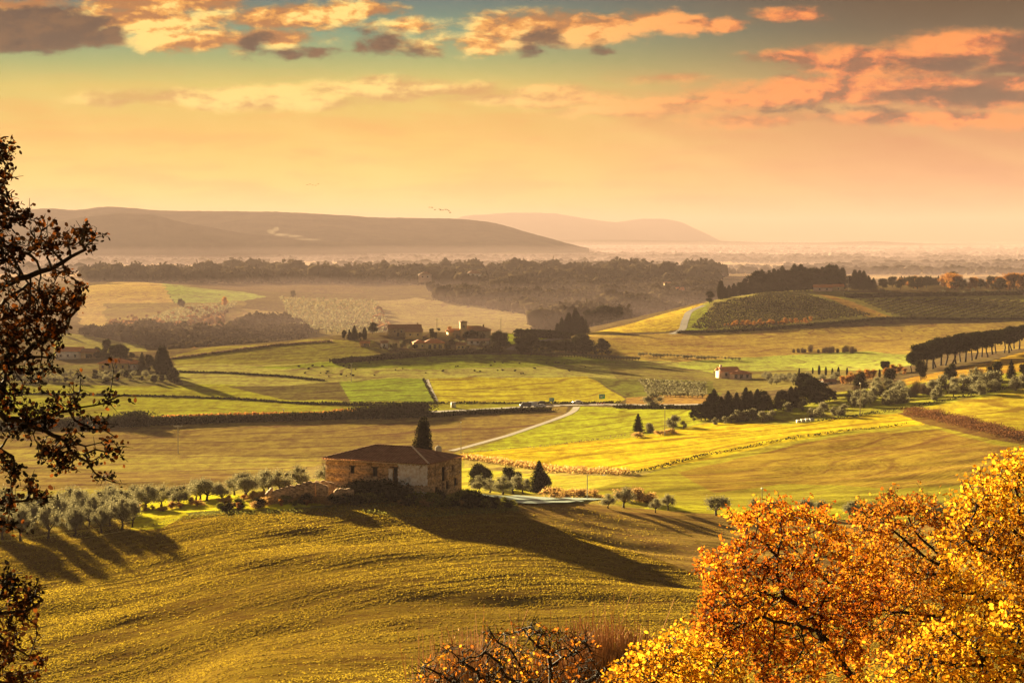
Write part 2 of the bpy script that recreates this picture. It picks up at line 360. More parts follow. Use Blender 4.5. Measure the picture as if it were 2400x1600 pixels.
# (polygon in 2352-px picture rows, nearest distance, farthest distance, colour, stripe spec)
FIELDS = [
 ([(0,640),(2400,640),(2400,800),(0,800)], 1200, 9000, (.17,.125,.07), None),
 ([(180,662),(230,652),(300,648),(378,652),(392,695),(385,715),(190,705)], 1900, 2700, (.62,.44,.20), None),
 ([(378,652),(470,662),(610,682),(560,692),(395,698)], 1900, 2900, (.40,.46,.16), None),
 ([(180,706),(390,700),(345,735),(240,752),(180,745)], 1500, 2400, (.58,.42,.20), None),
 ([(385,630),(800,645),(840,672),(620,680),(390,652)], 2400, 4000, (.20,.14,.09), None),
 ([(530,705),(650,715),(640,740),(540,738)], 1500, 2600, (.45,.34,.18), None),
 ([(240,700),(560,690),(560,760),(240,760)], 1300, 2300, (.33,.25,.12), None),
 ([(640,680),(880,690),(880,790),(700,790)], 1250, 2600, (.33,.26,.13), None),
 ([(830,695),(960,680),(1050,702),(1150,698),(1232,715),(1232,765),(860,765)], 1200, 2600, (.42,.33,.19), None),
 ([(120,760),(330,790),(350,830),(120,820)], 1100, 1700, (.40,.36,.12), None),
 ([(390,818),(470,800),(700,780),(860,785),(900,812),(770,832),(410,842)], 850, 1260, (.30,.26,.075), None),
 ([(0,838),(410,838),(430,890),(0,890)], 780, 1200, (.20,.17,.08), None),
 ([(400,838),(770,832),(900,815),(1350,818),(1660,835),(1660,870),(900,876),(430,890)], 780, 1200, (.42,.39,.13), 'blot'),
 ([(560,842),(800,830),(950,815),(1200,812),(1350,822),(1430,832),(1200,842),(900,848)], 800, 1200, (.30,.34,.05), None),
 ([(1400,846),(1660,845),(1660,880),(1420,872)], 780, 1100, (.28,.24,.09), None),
 ([(0,885),(560,883),(800,925),(1210,920),(1210,935),(950,945),(240,955),(0,960)], 640, 1000, (.36,.35,.05), None),
 ([(520,886),(780,880),(805,922),(680,918)], 700, 1100, (.17,.135,.06), None),
 ([(780,878),(975,868),(1000,924),(808,924)], 700, 1100, (.27,.33,.05), ('st', 7.0, 64, .45)),
 ([(985,866),(1350,866),(1395,892),(1440,915),(1420,925),(1005,926)], 700, 1100, (.50,.43,.05), 'blot'),
 ([(1350,868),(1640,875),(1660,905),(1450,915)], 690, 1000, (.20,.20,.06), None),
 ([(1440,912),(1640,905),(1640,935),(1440,938)], 640, 1000, (.42,.26,.09), None),
 ([(1350,770),(1450,770),(2352,735),(2400,735),(2400,800),(2090,812),(2000,808),(1560,832),(1350,820)], 950, 1400, (.50,.35,.11), 'blot'),
 ([(1560,832),(1700,820),(2000,806),(2090,812),(2110,845),(1900,856),(1640,856),(1560,842)], 850, 1200, (.46,.50,.12), None),
 ([(1640,850),(2050,850),(2080,900),(1640,900)], 780, 1080, (.26,.22,.08), 'blot'),
 ([(1345,768),(1460,740),(1640,690),(1640,700),(1595,715),(1575,755),(1450,775)], 1250, 1520, (.68,.50,.08), None),
 ([(1560,762),(1590,720),(1640,680),(1760,662),(1870,665),(2040,728),(1900,742),(1700,760)], 1240, 1620, (.34,.30,.11), None),
 ([(1560,762),(1590,715),(1635,692),(1625,720),(1640,745),(1620,760)], 1240, 1620, (.36,.40,.07), None),
 ([(1850,665),(1960,672),(2400,668),(2400,735),(2035,730)], 1250, 1750, (.30,.27,.09), None),
 ([(1870,672),(1960,692),(2050,728),(2005,730)], 1250, 1600, (.50,.30,.10), None),
 ([(1160,765),(1285,765),(1260,782),(1160,790)], 1000, 1250, (.42,.46,.06), None),
 ([(0,975),(240,972),(950,948),(1210,938),(1310,932),(1300,952),(1050,1035),(1000,1055),(740,1100),(0,1170)], 470, 780, (.30,.215,.085), 'blot'),
 ([(0,1030),(300,1040),(740,1052),(740,1075),(560,1080),(300,1085),(0,1060)], 470, 700, (.42,.33,.11), None),
 ([(560,1095),(740,1070),(740,1100),(600,1110)], 440, 640, (.48,.38,.17), None),
 ([(1320,935),(1660,936),(1640,965),(1480,1005),(1060,1040),(1100,1025),(1300,957)], 520, 800, (.42,.44,.045), None),
 ([(1040,1042),(1480,1002),(1660,965),(2110,940),(2120,975),(2000,985),(1700,1040),(1500,1080),(1300,1078),(1060,1058)], 480, 800, (.64,.50,.035), 'blot'),
 ([(1060,1052),(1300,1076),(1500,1082),(1480,1096),(1300,1092),(1060,1075)], 440, 640, (.50,.40,.13), None),
 ([(1040,1072),(1300,1092),(1480,1094),(1500,1150),(1060,1135)], 400, 620, (.56,.50,.08), None),
 ([(1300,1140),(1500,1085),(1760,1022),(2000,982),(2150,972),(2400,1025),(2400,1200),(1700,1200)], 370, 680, (.38,.335,.05), 'blot'),
 ([(1560,1085),(1700,1050),(1850,1015),(2000,992),(2150,985),(2340,1030),(2330,1100),(2050,1120),(1800,1110),(1640,1130)], 370, 680, (.37,.255,.055), 'blot'),
 ([(2060,945),(2400,880),(2400,1020),(2160,975)], 450, 760, (.50,.40,.045), 'blot'),
 ([(2040,940),(2200,958),(2400,1012),(2400,1030),(2120,972)], 450, 760, (.20,.12,.045), None),
 ([(2060,870),(2200,845),(2400,795),(2400,860),(2000,905)], 600, 980, (.55,.34,.06), None),
 ([(1600,965),(1660,940),(2000,890),(2400,845),(2400,882),(2060,945),(1800,975)], 560, 980, (.38,.36,.06), None),
 ([(1100,1128),(1390,1138),(1420,1162),(1200,1165)], 365, 460, (.50,.42,.10), None),
 ([(1180,1155),(1500,1160),(1800,1180),(2400,1190),(2400,1400),(1640,1330),(1500,1280),(1220,1190)], 270, 372, (.34,.225,.075), None),
 ([(1480,1168),(1700,1180),(2400,1190),(2400,1180),(1500,1158)], 330, 420, (.56,.54,.05), None),
 ([(300,1140),(740,1130),(760,1165),(560,1172),(430,1182),(370,1212),(300,1215)], 320, 420, (.62,.56,.04), None),
 ([(0,1130),(300,1140),(300,1215),(200,1235),(0,1250)], 310, 420, (.46,.36,.09), None),
 ([(430,1176),(760,1160),(1190,1150),(1200,1172),(900,1190),(600,1190),(440,1186)], 318, 372, (.16,.15,.045), None),
]
def ground_mesh():
    tin = np.arange(-60, 2461, 3.0); lo = -60 - np.geomspace(4, 7000, 46); hi = 2460 + np.geomspace(4, 7000, 46)
    t = np.concatenate([lo[::-1], tin, hi])
    # rows: roughly even steps on the picture, finer on slopes
    segs = [(2, 150, 40), (150, 345, 300), (345, 480, 150), (480, 800, 190), (800, 1250, 190), (1250, 2700, 230), (2700, 6000, 70), (6000, 29500, 60)]
    ys = np.concatenate([1 / np.linspace(1 / a, 1 / b, n, endpoint=False) for a, b, n in segs] + [[29500.]])
    Y, Tt = np.meshgrid(ys, t, indexing='ij'); X = (Tt - 1200) / F * Y; Z = H(X, Y)
    far = Y > 26000
    px, py = project(X, Y, Z)
    js = np.clip(Y / 400, .6, 4); jx = px + 26 * (fbm(X / (9 * js), Y / (14 * js), 3, 21) - .5); jy = py + 12 * (fbm(X / (16 * js), Y / (20 * js), 3, 22) - .5)
    C = np.zeros(X.shape + (3,)); C[:] = (.17, .125, .075); st = np.zeros(X.shape); am = np.zeros(X.shape); bl = np.full(X.shape, .35)
    near = Y < 350
    C[near] = (.20, .132, .025)
    farp = Y > 3000; pt = fbm(X / 420, Y / 1100, 3, 31)
    C[farp] = np.where((pt[farp] > .50)[:, None], (.66, .46, .30), (.26, .18, .13))  # pale field patches, brightened to stand in for ground mist
    mid = (Y > 345) & (Y < 700); C[mid] = (.36, .31, .08)
    for poly, d0, d1, c, spec in FIELDS:
        q = [(a * K, b * K) for a, b in poly]
        ok = (Y >= d0) & (Y <= d1); idx = np.nonzero(ok)
        ins = in_poly(jx[idx], jy[idx], q); ii = (idx[0][ins], idx[1][ins])
        C[ii] = c; am[ii] = 0; bl[ii] = .9 if spec == 'blot' else .4
        if isinstance(spec, tuple):
            _, per, ang, a_ = spec; st[ii] = (X[ii] * math.cos(R(ang)) + Y[ii] * math.sin(R(ang))) / per; am[ii] = a_
    n_r, n_c = X.shape
    me = bpy.data.meshes.new('ground'); V = np.stack([X, Y, Z], -1).reshape(-1, 3)
    i = np.arange(n_r - 1)[:, None] * n_c + np.arange(n_c - 1)[None]; Fc = np.stack([i, i + 1, i + n_c + 1, i + n_c], -1).reshape(-1, 4)
    me.vertices.add(len(V)); me.vertices.foreach_set('co', V.astype(np.float32).ravel())
    me.loops.add(Fc.size); me.loops.foreach_set('vertex_index', Fc.astype(np.int32).ravel())
    me.polygons.add(len(Fc)); me.polygons.foreach_set('loop_start', (np.arange(len(Fc)) * 4).astype(np.int32))
    me.polygons.foreach_set('use_smooth', np.ones(len(Fc), bool))
    a = me.attributes.new('crop', 'FLOAT_COLOR', 'POINT')
    a.data.foreach_set('color', np.concatenate([C, bl[..., None]], -1).astype(np.float32).ravel())
    for nm, arr in (('row', st), ('rowamp', am)):
        a = me.attributes.new(nm, 'FLOAT', 'POINT'); a.data.foreach_set('value', arr.astype(np.float32).ravel())
    me.update(calc_edges=True)
    return me
def ground_material():
    m_, T, out = new_mat('field_soil_and_grass')
    b = T.n.new('ShaderNodeBsdfDiffuse'); T.l.new(b.outputs[0], out.inputs[0])
    tc = T.n.new('ShaderNodeTexCoord').outputs['Object']; X, Y, Z = T.sep(tc)
    at = T.n.new('ShaderNodeAttribute'); at.attribute_name = 'crop'
    rw = T.n.new('ShaderNodeAttribute'); rw.attribute_name = 'row'; ra = T.n.new('ShaderNodeAttribute'); ra.attribute_name = 'rowamp'
    rot = T.n.new('ShaderNodeVectorRotate'); rot.rotation_type = 'Z_AXIS'; T.l.new(tc, rot.inputs[0])
    ang = T.m('MULTIPLY_ADD', T.noise(tc, .006, 2, .5), 1.0, -.85); T.l.new(ang, rot.inputs['Angle'])
    sv = T.v('MULTIPLY', rot.outputs[0], (.16, .55, .3))
    fur = T.noise(sv, 1.0, 5, .62, .3)                     # long drill marks
    sv2 = T.v('MULTIPLY', rot.outputs[0], (.035, .22, .1)); fur2 = T.noise(sv2, 1.0, 3, .5)
    fine = T.noise(tc, .9, 5, .75); big = T.noise(tc, .022, 4, .6); med = T.noise(T.v('MULTIPLY', tc, (.6, 1.6, 1)), .09, 4, .6)
    nearf = T.sm(Y, 200.0, 700.0, 1.0, .25)
    k = T.m('ADD', T.m('MULTIPLY', T.m('SUBTRACT', fur, .5), 2.6), T.m('MULTIPLY', T.m('SUBTRACT', fine, .5), 3.2))
    k = T.m('ADD', T.m('MULTIPLY', k, nearf), T.m('MULTIPLY', T.m('SUBTRACT', fur2, .5), 1.2))
    gr1 = T.noise(T.v('MULTIPLY', tc, (.38, .13, .3)), 1.0, 5, .75); gr2 = T.noise(T.v('MULTIPLY', tc, (.12, .030, .1)), 1.0, 5, .75)
    farf = T.sm(Y, 330.0, 600.0)
    k = T.m('ADD', k, T.m('MULTIPLY', T.m('ADD', T.m('MULTIPLY', T.m('SUBTRACT', gr1, .5), 3.0), T.m('MULTIPLY', T.m('SUBTRACT', gr2, .5), 2.0)), farf))
    k = T.m('ADD', k, T.m('MULTIPLY', T.m('SUBTRACT', med, .5), T.m('MULTIPLY', at.outputs['Alpha'], 2.2)))
    k = T.m('ADD', k, T.m('MULTIPLY', T.m('SUBTRACT', big, .5), 1.3))
    s = T.m('MULTIPLY', T.m('SINE', T.m('MULTIPLY', rw.outputs['Fac'], 6.283)), ra.outputs['Fac'])
    k = T.m('ADD', k, s)
    ry = T.sep(rot.outputs[0])[1]; fr = T.m('ABSOLUTE', T.m('SUBTRACT', T.m('FRACT', T.m('DIVIDE', ry, 21.0)), .5))
    k = T.m('SUBTRACT', k, T.m('MULTIPLY', T.m('MULTIPLY', T.sm(fr, .40, .5), farf), .9))
    g = T.sm(k, -1.1, 1.2)
    soil = T.v('MULTIPLY', at.outputs['Color'], (.52, .40, .55)); grass = T.v('MULTIPLY', at.outputs['Color'], (1.30, 1.42, .85))
    c = T.mix(g, soil, grass)
    T.l.new(c, b.inputs[0])
    h = T.m('ADD', T.m('MULTIPLY', fur, .7), T.m('MULTIPLY', fine, .35))
    bp = T.n.new('ShaderNodeBump'); bp.inputs['Strength'].default_value = 1.0; bp.inputs['Distance'].default_value = .45
    T.l.new(T.m('MULTIPLY', h, nearf), bp.inputs['Height']); T.l.new(bp.outputs[0], b.inputs['Normal'])
    return m_
gm = ground_mesh(); M['ground'] = ground_material(); gm.materials.append(M['ground'])
ground = link('ground', gm); tag(ground, kind='structure')
#==SPLIT==
# hills on the skyline
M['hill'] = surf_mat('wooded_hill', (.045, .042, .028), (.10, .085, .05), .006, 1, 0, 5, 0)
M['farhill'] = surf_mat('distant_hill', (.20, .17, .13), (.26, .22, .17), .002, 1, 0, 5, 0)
def ridge(name, prof, d, depth, mat, seed=0):
    xs = np.linspace(prof[0][0], prof[-1][0], 500)
    top = np.interp(xs, [p[0] for p in prof], [p[1] for p in prof])
    kk = np.exp(-np.linspace(-2, 2, 21) ** 2); kk /= kk.sum(); top = np.convolve(np.pad(top, 10, 'edge'), kk, 'valid')
    top = top - 1.2 * fbm(xs / 9, xs * 0, 3, seed) - 2.0 * (fbm(xs / 60, xs * 0, 3, seed + 5) - .5)
    X = (xs - 1200) / F * d; Zt = np.maximum((HOR - top) / F * d, -75.5)
    rows = []
    for k in np.linspace(-1, 1, 41):
        s = max(0.0, 1 - abs(k) ** 1.25)
        f_ = 1 - .22 * (1 - s) * 0
        yy = d + k * depth * (1 + .15 * np.sin(xs / 90))
        z = -76 + (Zt + 76) * s * (1 - (1 - s) * .9 * (fbm(xs / 70 + 3, xs * 0 + k * 3, 4, seed + 2)) ** 1)
        rows.append(np.stack([X * (1 + k * depth / d), yy, z + CZ], -1))
    V = np.array(rows); nr, nc = V.shape[:2]; i = np.arange(nr - 1)[:, None] * nc + np.arange(nc - 1)[None]
    Fc = np.stack([i, i + 1, i + nc + 1, i + nc], -1).reshape(-1, 4)
    o = link(name, mesh_np(name, [(V.reshape(-1, 3), Fc, 0, .5)], [mat], True)); return tag(o, kind='structure')
ridge('hills', [(-900, 505), (-300, 495), (60, 492), (120, 488), (180, 494), (250, 484), (300, 488), (380, 494), (520, 496), (640, 496), (760, 503), (900, 511), (1080, 513), (1160, 522), (1230, 544), (1285, 558), (1330, 570), (1380, 584)], 8200, 1300, M['hill'], 1)
ridge('hills', [(-500, 560), (60, 535), (180, 512), (280, 500), (360, 503), (430, 522), (560, 545), (700, 562), (860, 575)], 6900, 500, M['hill'], 4)
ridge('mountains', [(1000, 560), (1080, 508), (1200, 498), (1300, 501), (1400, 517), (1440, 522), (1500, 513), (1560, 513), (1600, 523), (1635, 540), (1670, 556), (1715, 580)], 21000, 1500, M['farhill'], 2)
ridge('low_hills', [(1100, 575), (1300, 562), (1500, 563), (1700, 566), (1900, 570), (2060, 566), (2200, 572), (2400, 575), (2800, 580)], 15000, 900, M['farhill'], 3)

# roads: strips laid on the ground
M['road'] = surf_mat('worn_asphalt', (.17, .135, .11), (.24, .20, .165), .8, .9, 0)
M['track'] = surf_mat('dirt_track', (.16, .12, .07), (.23, .17, .10), .6, 1, 0)
def road(name, pts, width, mat, s=1.0, dmin=60, lift=.06):
    Q = [G(a * s, b * s, dmin) for a, b in pts]; W = []
    for a, b in zip(Q[:-1], Q[1:]):
        n = max(2, int(np.linalg.norm(b[:2] - a[:2]) / 4)); W += [a[:2] + (b[:2] - a[:2]) * k / n for k in range(n)]
    W.append(Q[-1][:2]); W = np.array(W)
    kk = np.ones(7) / 7
    if len(W) > 12: W = np.stack([np.convolve(np.pad(W[:, j], 3, 'edge'), kk, 'valid') for j in (0, 1)], -1)
    D = np.gradient(W, axis=0); D /= np.linalg.norm(D, axis=1)[:, None] + 1e-9; N = np.stack([-D[:, 1], D[:, 0]], -1)
    us = np.linspace(-.5, .5, 5) * width
    X = W[:, None, 0] + N[:, None, 0] * us; Y = W[:, None, 1] + N[:, None, 1] * us; Z = H(X, Y).max(1, keepdims=True) * .5 + H(X, Y) * .5 + lift
    V = np.stack([X, Y, Z], -1); nr, nc = V.shape[:2]; i = np.arange(nr - 1)[:, None] * nc + np.arange(nc - 1)[None]
    Fc = np.stack([i, i + 1, i + nc + 1, i + nc], -1).reshape(-1, 4)
    return tag(link(name, mesh_np(name, [(V.reshape(-1, 3), Fc, 0, .5)], [mat], True)), kind='structure')
road('road', [(860, 952), (980, 946), (1100, 941), (1200, 935), (1290, 930), (1400, 928), (1500, 930), (1700, 926)], 6, M['road'], K)
road('dirt_track', [(1325, 933), (1320, 944), (1290, 958), (1240, 975), (1180, 996), (1110, 1016), (1060, 1030), (1020, 1040)], 2.7, M['track'], K)
road('hill_lane', [(1620, 700), (1582, 716), (1572, 740), (1568, 757), (1540, 768)], 5, M['road'], K, 1100)
road('farm_lane', [(1170, 806), (1190, 795), (1230, 785), (1290, 778)], 7, M['road'], K, 950)
road('field_path', [(980, 870), (990, 895), (1003, 922)], 1.6, M['track'], K, 700)

# haze
def haze():
    V, Fc = box(-16000, 16000, -250, 30500, CZ - 78.0, CZ + HTOP)
    m_, T, out = new_mat('haze'); v = T.n.new('ShaderNodeVolumePrincipled')
    v.inputs['Color'].default_value = (*HCOL, 1); v.inputs['Density'].default_value = HDEN; v.inputs['Anisotropy'].default_value = HANI
    T.l.new(v.outputs[0], out.inputs['Volume'])
    o = link('haze', mesh_np('haze', [(V, Fc, 0, 0)], [m_])); tag(o, 'pale warm haze lying over the whole valley', 'haze', kind='stuff')
    o.display_type = 'WIRE'

def mist(y0, y1, top, L, label, x1=11000):
    V, Fc = box(-x1, x1, y0, y1, CZ - 77.4, CZ + top)
    m_, T, out = new_mat('mist'); v = T.n.new('ShaderNodeVolumePrincipled')
    v.inputs['Color'].default_value = (.66, .50, .53, 1); v.inputs['Density'].default_value = 1 / L; v.inputs['Anisotropy'].default_value = 0
    T.l.new(v.outputs[0], out.inputs['Volume'])
    tag(link('mist', mesh_np('mist', [(V, Fc, 0, 0)], [m_])), label, 'mist', kind='stuff')
mist(1330, 16000, -57.0, 3500, 'low pinkish morning mist lying in the far valley and over the plain')
mist(4300, 16500, -30.0, 20000, 'thicker pale mist bank over the far plain at the foot of the ridge', 11500)
HTOP = 300.0; HDEN = 1 / 13500; HCOL = (.44, .35, .38); HANI = 0.0
haze()
#==PART2== vegetation kinds
def clumps_pts(cl, n, shell=.55):
    """points spread through a set of ellipsoid clumps (x,y,z,rx,ry,rz)"""
    cl = np.array(cl, float); w = cl[:, 3] * cl[:, 4] + cl[:, 3] * cl[:, 5]; k = rng.choice(len(cl), n, p=w / w.sum())
    d = rng.normal(size=(n, 3)); d /= np.linalg.norm(d, axis=1)[:, None]
    r = shell + (1.05 - shell) * rng.random(n) ** .6
    r *= 1 + .16 * rng.normal(size=n) * (rng.random(n) < .35)
    P = cl[k, :3] + d * r[:, None] * cl[k, 3:]
    return P, d, r
def ico(sub=1):
    t = (1 + 5 ** .5) / 2
    V = [(-1, t, 0), (1, t, 0), (-1, -t, 0), (1, -t, 0), (0, -1, t), (0, 1, t), (0, -1, -t), (0, 1, -t), (t, 0, -1), (t, 0, 1), (-t, 0, -1), (-t, 0, 1)]
    Fc = [(0,11,5),(0,5,1),(0,1,7),(0,7,10),(0,10,11),(1,5,9),(5,11,4),(11,10,2),(10,7,6),(7,1,8),(3,9,4),(3,4,2),(3,2,6),(3,6,8),(3,8,9),(4,9,5),(2,4,11),(6,2,10),(8,6,7),(9,8,1)]
    V = [Vector(v).normalized() for v in V]
    for _ in range(sub):
        cache = {}; N = []
        def mid(a, b):
            k = (min(a, b), max(a, b))
            if k not in cache: V.append(((V[a] + V[b]) / 2).normalized()); cache[k] = len(V) - 1
            return cache[k]
        for a, b, c in Fc: ab, bc, ca = mid(a, b), mid(b, c), mid(c, a); N += [(a, ab, ca), (b, bc, ab), (c, ca, bc), (ab, bc, ca)]
        Fc = N
    return np.array([tuple(v) for v in V]), np.array(Fc)
IV, IF = ico(1)
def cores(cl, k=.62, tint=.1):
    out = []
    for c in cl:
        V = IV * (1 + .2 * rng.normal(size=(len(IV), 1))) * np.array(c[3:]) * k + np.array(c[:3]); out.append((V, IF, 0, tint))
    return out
def limbs_to(base, fork, cl, r0, n=5):
    """trunk and limbs running from the base to each clump"""
    ch = []
    base = np.array(base, float); fork = np.array(fork, float)
    m_ = (base + fork) / 2 + rng.normal(size=3) * .06 * np.linalg.norm(fork - base)
    ch.append(tube([base - (0, 0, .3 * r0 + .15), base + (fork - base) * .08, m_, fork], [r0 * 1.5, r0 * 1.1, r0 * .85, r0 * .7], n) + (0, .5))
    for c in cl:
        e = np.array(c[:3]); md = (fork + e) / 2 + rng.normal(size=3) * .1 * np.linalg.norm(e - fork)
        ch.append(tube([fork, md, e], [r0 * .5, r0 * .33, r0 * .14], 4) + (0, .5))
    return ch
LIB = {}
def reg(kind, trunk, crown, tm, cm):
    tmesh = mesh_np('trunk', trunk, [M[tm]]) if trunk else None
    cmesh = mesh_np('crown', crown, [M[cm]])
    # merged version for trees too small to show their parts
    one = mesh_np('tree', [(V, Fc, 0, t) for V, Fc, _, t in crown] + [(V, Fc, 1, t) for V, Fc, _, t in (trunk or [])], [M[cm], M[tm or 'bark']])
    LIB.setdefault(kind, []).append((tmesh, cmesh, one))
def tints(P, n, lo=0., hi=1.):
    """one random tone per leaf, wherever it sits in the crown"""
    return np.repeat(np.clip(rng.random(len(P)) * (hi - lo) + lo, 0, 1), n)
def make_olive(h=4.4, leaves=3400, size=.19, bushy=False):
    cl = []
    nb = rng.integers(6, 9)
    for k in range(nb):
        a = 2 * math.pi * k / nb + rng.normal() * .3; r = .95 + .35 * rng.random()
        cl.append((r * math.cos(a), r * math.sin(a), (1.75 if not bushy else 1.3) + 1.0 * rng.random(), .8 + .25 * rng.random(), .8 + .2 * rng.random(), .75 + .25 * rng.random()))
    for k in range(3): cl.append((rng.normal() * .5, rng.normal() * .5, 2.9 + .5 * rng.random(), .75, .75, .7))
    P, d, r = clumps_pts(cl, leaves, .2); sp = rng.random(leaves) < .25; P[sp] += d[sp] * rng.random((sp.sum(), 1)) * .42 + (0, 0, .12); V, Fc = leaf_cloud(P, size * (.5 + .8 * rng.random(leaves)), .4)
    tr = limbs_to((0, 0, 0), (rng.normal() * .1, rng.normal() * .1, .95), cl, .2, 7)
    reg('bush_olive' if bushy else 'olive', tr, [(V, Fc, 0, tints(P, 4))] + cores(cl, .34), 'bark', 'olive')
def make_umbrella_pine(h=15, leaves=3600):
    cl = []
    for k in range(11):
        a = rng.random() * 6.28; r = 2.9 * math.sqrt(rng.random()); cl.append((r * math.cos(a), r * math.sin(a), h - 3.0 - r * .5 + rng.random() * 1.0, 1.7 + rng.random() * .6, 1.7 + rng.random() * .6, 1.5))
    for k in range(17):
        a = rng.random() * 6.28; r = 1.2 + 1.9 * rng.random(); cl.append((r * math.cos(a), r * math.sin(a), h - 4.6 - 4.4 * rng.random(), 1.8, 1.8, 1.3))
    P, d, r = clumps_pts(cl, leaves, .5); V, Fc = leaf_cloud(P, .5 * (.6 + .8 * rng.random(leaves)), .5)
    tr = limbs_to((0, 0, 0), (rng.normal() * .3, rng.normal() * .3, h - 7.5), cl[:9], .34, 7)
    reg('umbrella_pine', tr, [(V, Fc, 0, tints(P, 4))] + cores(cl, .6), 'bark_dark', 'pine')
def make_round(kind, mat, h, w, n, leaves, size, low=.15, tm='bark_dark', shell=.45, corek=.6):
    cl = []
    for k in range(n):
        z = low + (1 - low) * rng.random() ** .8; prof = math.sin(math.pi * min(1, .18 + .75 * (z - low) / (1 - low))) ** .7
        a = rng.random() * 6.28; r = w / 2 * prof * math.sqrt(rng.random()) * .75; s = (.2 + .14 * rng.random()) * w * (.7 + .3 * prof)
        cl.append((r * math.cos(a), r * math.sin(a), h * z * .86 + .06 * h, s, s, s * .85))
    P, d, r = clumps_pts(cl, leaves, shell); P[:, 2] = np.maximum(P[:, 2], h * low * .4); V, Fc = leaf_cloud(P, size * (.6 + .8 * rng.random(leaves)), .55)
    tr = limbs_to((0, 0, 0), (0, 0, h * max(low, .2)), cl[:6], w * .035, 6)
    reg(kind, tr, [(V, Fc, 0, tints(P, 4))] + (cores(cl, corek) if corek else []), tm, mat)
def make_cone(kind, mat, h, w, leaves, size, power=.9, rag=.25, low=.03):
    z = low + (1 - low) * (1 - rng.random(leaves) ** .6); a = rng.random(leaves) * 6.28
    tiers = 1 + rag * np.sin(z * 38 + 3 * np.sin(a * 3)) + rag * .6 * rng.normal(size=leaves)
    if kind == 'cypress': prof = np.sin(np.pi * np.clip(z * .84 + .13, 0, 1)) ** .6
    else: prof = (1 - z) ** power * (.55 + .45 * np.clip(z * 8, 0, 1)) + .03
    r = w / 2 * prof * (.45 + .6 * rng.random(leaves) ** .5) * tiers
    P = np.stack([r * np.cos(a), r * np.sin(a), z * h], -1); V, Fc = leaf_cloud(P, size * (.6 + .8 * rng.random(leaves)), .5)
    zc = np.linspace(.06, .93, 9)
    pc = np.sin(np.pi * np.clip(zc * .84 + .13, 0, 1)) ** .6 if kind == 'cypress' else (1 - zc) ** power
    cV, cF = tube([(0, 0, zz * h) for zz in zc], pc * w / 2 * .72, 8)
    tV, tF = tube([(0, 0, -.3), (0, 0, h * .5)], [w * .06, w * .03], 6)
    reg(kind, [(tV, tF, 0, .5)], [(V, Fc, 0, tints(P, 4)), (cV, cF, 0, .1)], 'bark_dark', mat)
def make_bare(kind, mat, h, w, n=260, leaves=300, ls=.12):
    """a shrub of thin upright stems with a few leaves"""
    A = np.zeros((n, 3)); A[:, :2] = rng.normal(size=(n, 2)) * w * .14; D = rng.normal(size=(n, 3)) * (.35, .35, 0) + (0, 0, 1); D /= np.linalg.norm(D, axis=1)[:, None]
    L = h * (.55 + .45 * rng.random(n) ** .6); B = A + D * L[:, None] * (w / h * .6, w / h * .6, 1)
    V1, F1 = frusta(A, B, np.full(n, .03), np.full(n, .008), 3)
    k = rng.integers(0, n, n * 3); s = .35 + .6 * rng.random(n * 3); A2 = A[k] + (B - A)[k] * s[:, None]; B2 = A2 + (rng.normal(size=(n * 3, 3)) * .5 + (0, 0, .4)) * h * .10
    V2, F2 = frusta(A2, B2, np.full(n * 3, .012), np.full(n * 3, .006), 3)
    q = rng.integers(0, n * 3, leaves); V3, F3 = leaf_cloud(B2[q] + rng.normal(size=(leaves, 3)) * .05, ls)
    reg(kind, None, [(V1, F1, 0, .2), (V2, F2, 0, .5), (V3, F3, 0, .9)], None, mat)
for _ in range(5): make_olive()
for _ in range(3): make_olive(bushy=True)
for _ in range(4): make_umbrella_pine()
for _ in range(4): make_round('holm_oak', 'holm', 9, 8, 14, 2600, .42)
for _ in range(3): make_round('dark_pine', 'pine', 12, 7, 16, 2600, .42, .12)
for _ in range(3): make_round('autumn_tree', 'autumn', 7, 6, 12, 2200, .34, .1, 'bark', .3, .35)
for _ in range(3): make_round('grey_shrub', 'olive', 3.2, 3.8, 9, 1400, .24, .05, 'bark', .3, .4)
for _ in range(3): make_cone('fir_tree', 'pine', 12, 6.5, 4200, .38, .85, .3)
for _ in range(3): make_cone('cypress', 'cyp', 12, 3.6, 7000, .26, 1, .08)
for _ in range(3): make_bare('bare_shrub', 'bare', 3.5, 3.5)
for _ in range(3): make_round('weed_bush', 'grassy', 1.6, 2.6, 8, 900, .17, .02, 'bark', .2, .45)
for _ in range(2): make_round('bramble', 'holm', 2.2, 3.4, 9, 1400, .18, .02, 'bark', .3, .5)
for _ in range(2): make_round('reed_clump', 'reed', 1.8, 2.6, 7, 900, .16, .02, 'bark', .2, .3)
KH = {'olive': 4.1, 'bush_olive': 3.9, 'umbrella_pine': 14.8, 'holm_oak': 9, 'dark_pine': 12, 'autumn_tree': 7, 'grey_shrub': 3.2, 'fir_tree': 12, 'cypress': 12, 'bare_shrub': 3.6, 'weed_bush': 1.6, 'bramble': 2.2, 'reed_clump': 1.8}
CAT = {'olive': ('olive_tree', 'olive tree'), 'bush_olive': ('olive_tree', 'olive tree'), 'umbrella_pine': ('pine_tree', 'pine tree'), 'holm_oak': ('evergreen_tree', 'evergreen tree'), 'dark_pine': ('pine_tree', 'pine tree'),
       'autumn_tree': ('autumn_tree', 'autumn tree'), 'grey_shrub': ('shrub', 'shrub'), 'fir_tree': ('conifer_tree', 'conifer'), 'cypress': ('cypress_tree', 'cypress'), 'bare_shrub': ('bare_shrub', 'shrub'),
       'weed_bush': ('weed_bush', 'bush'), 'bramble': ('bramble_bush', 'bush'), 'reed_clump': ('reed_clump', 'reeds')}
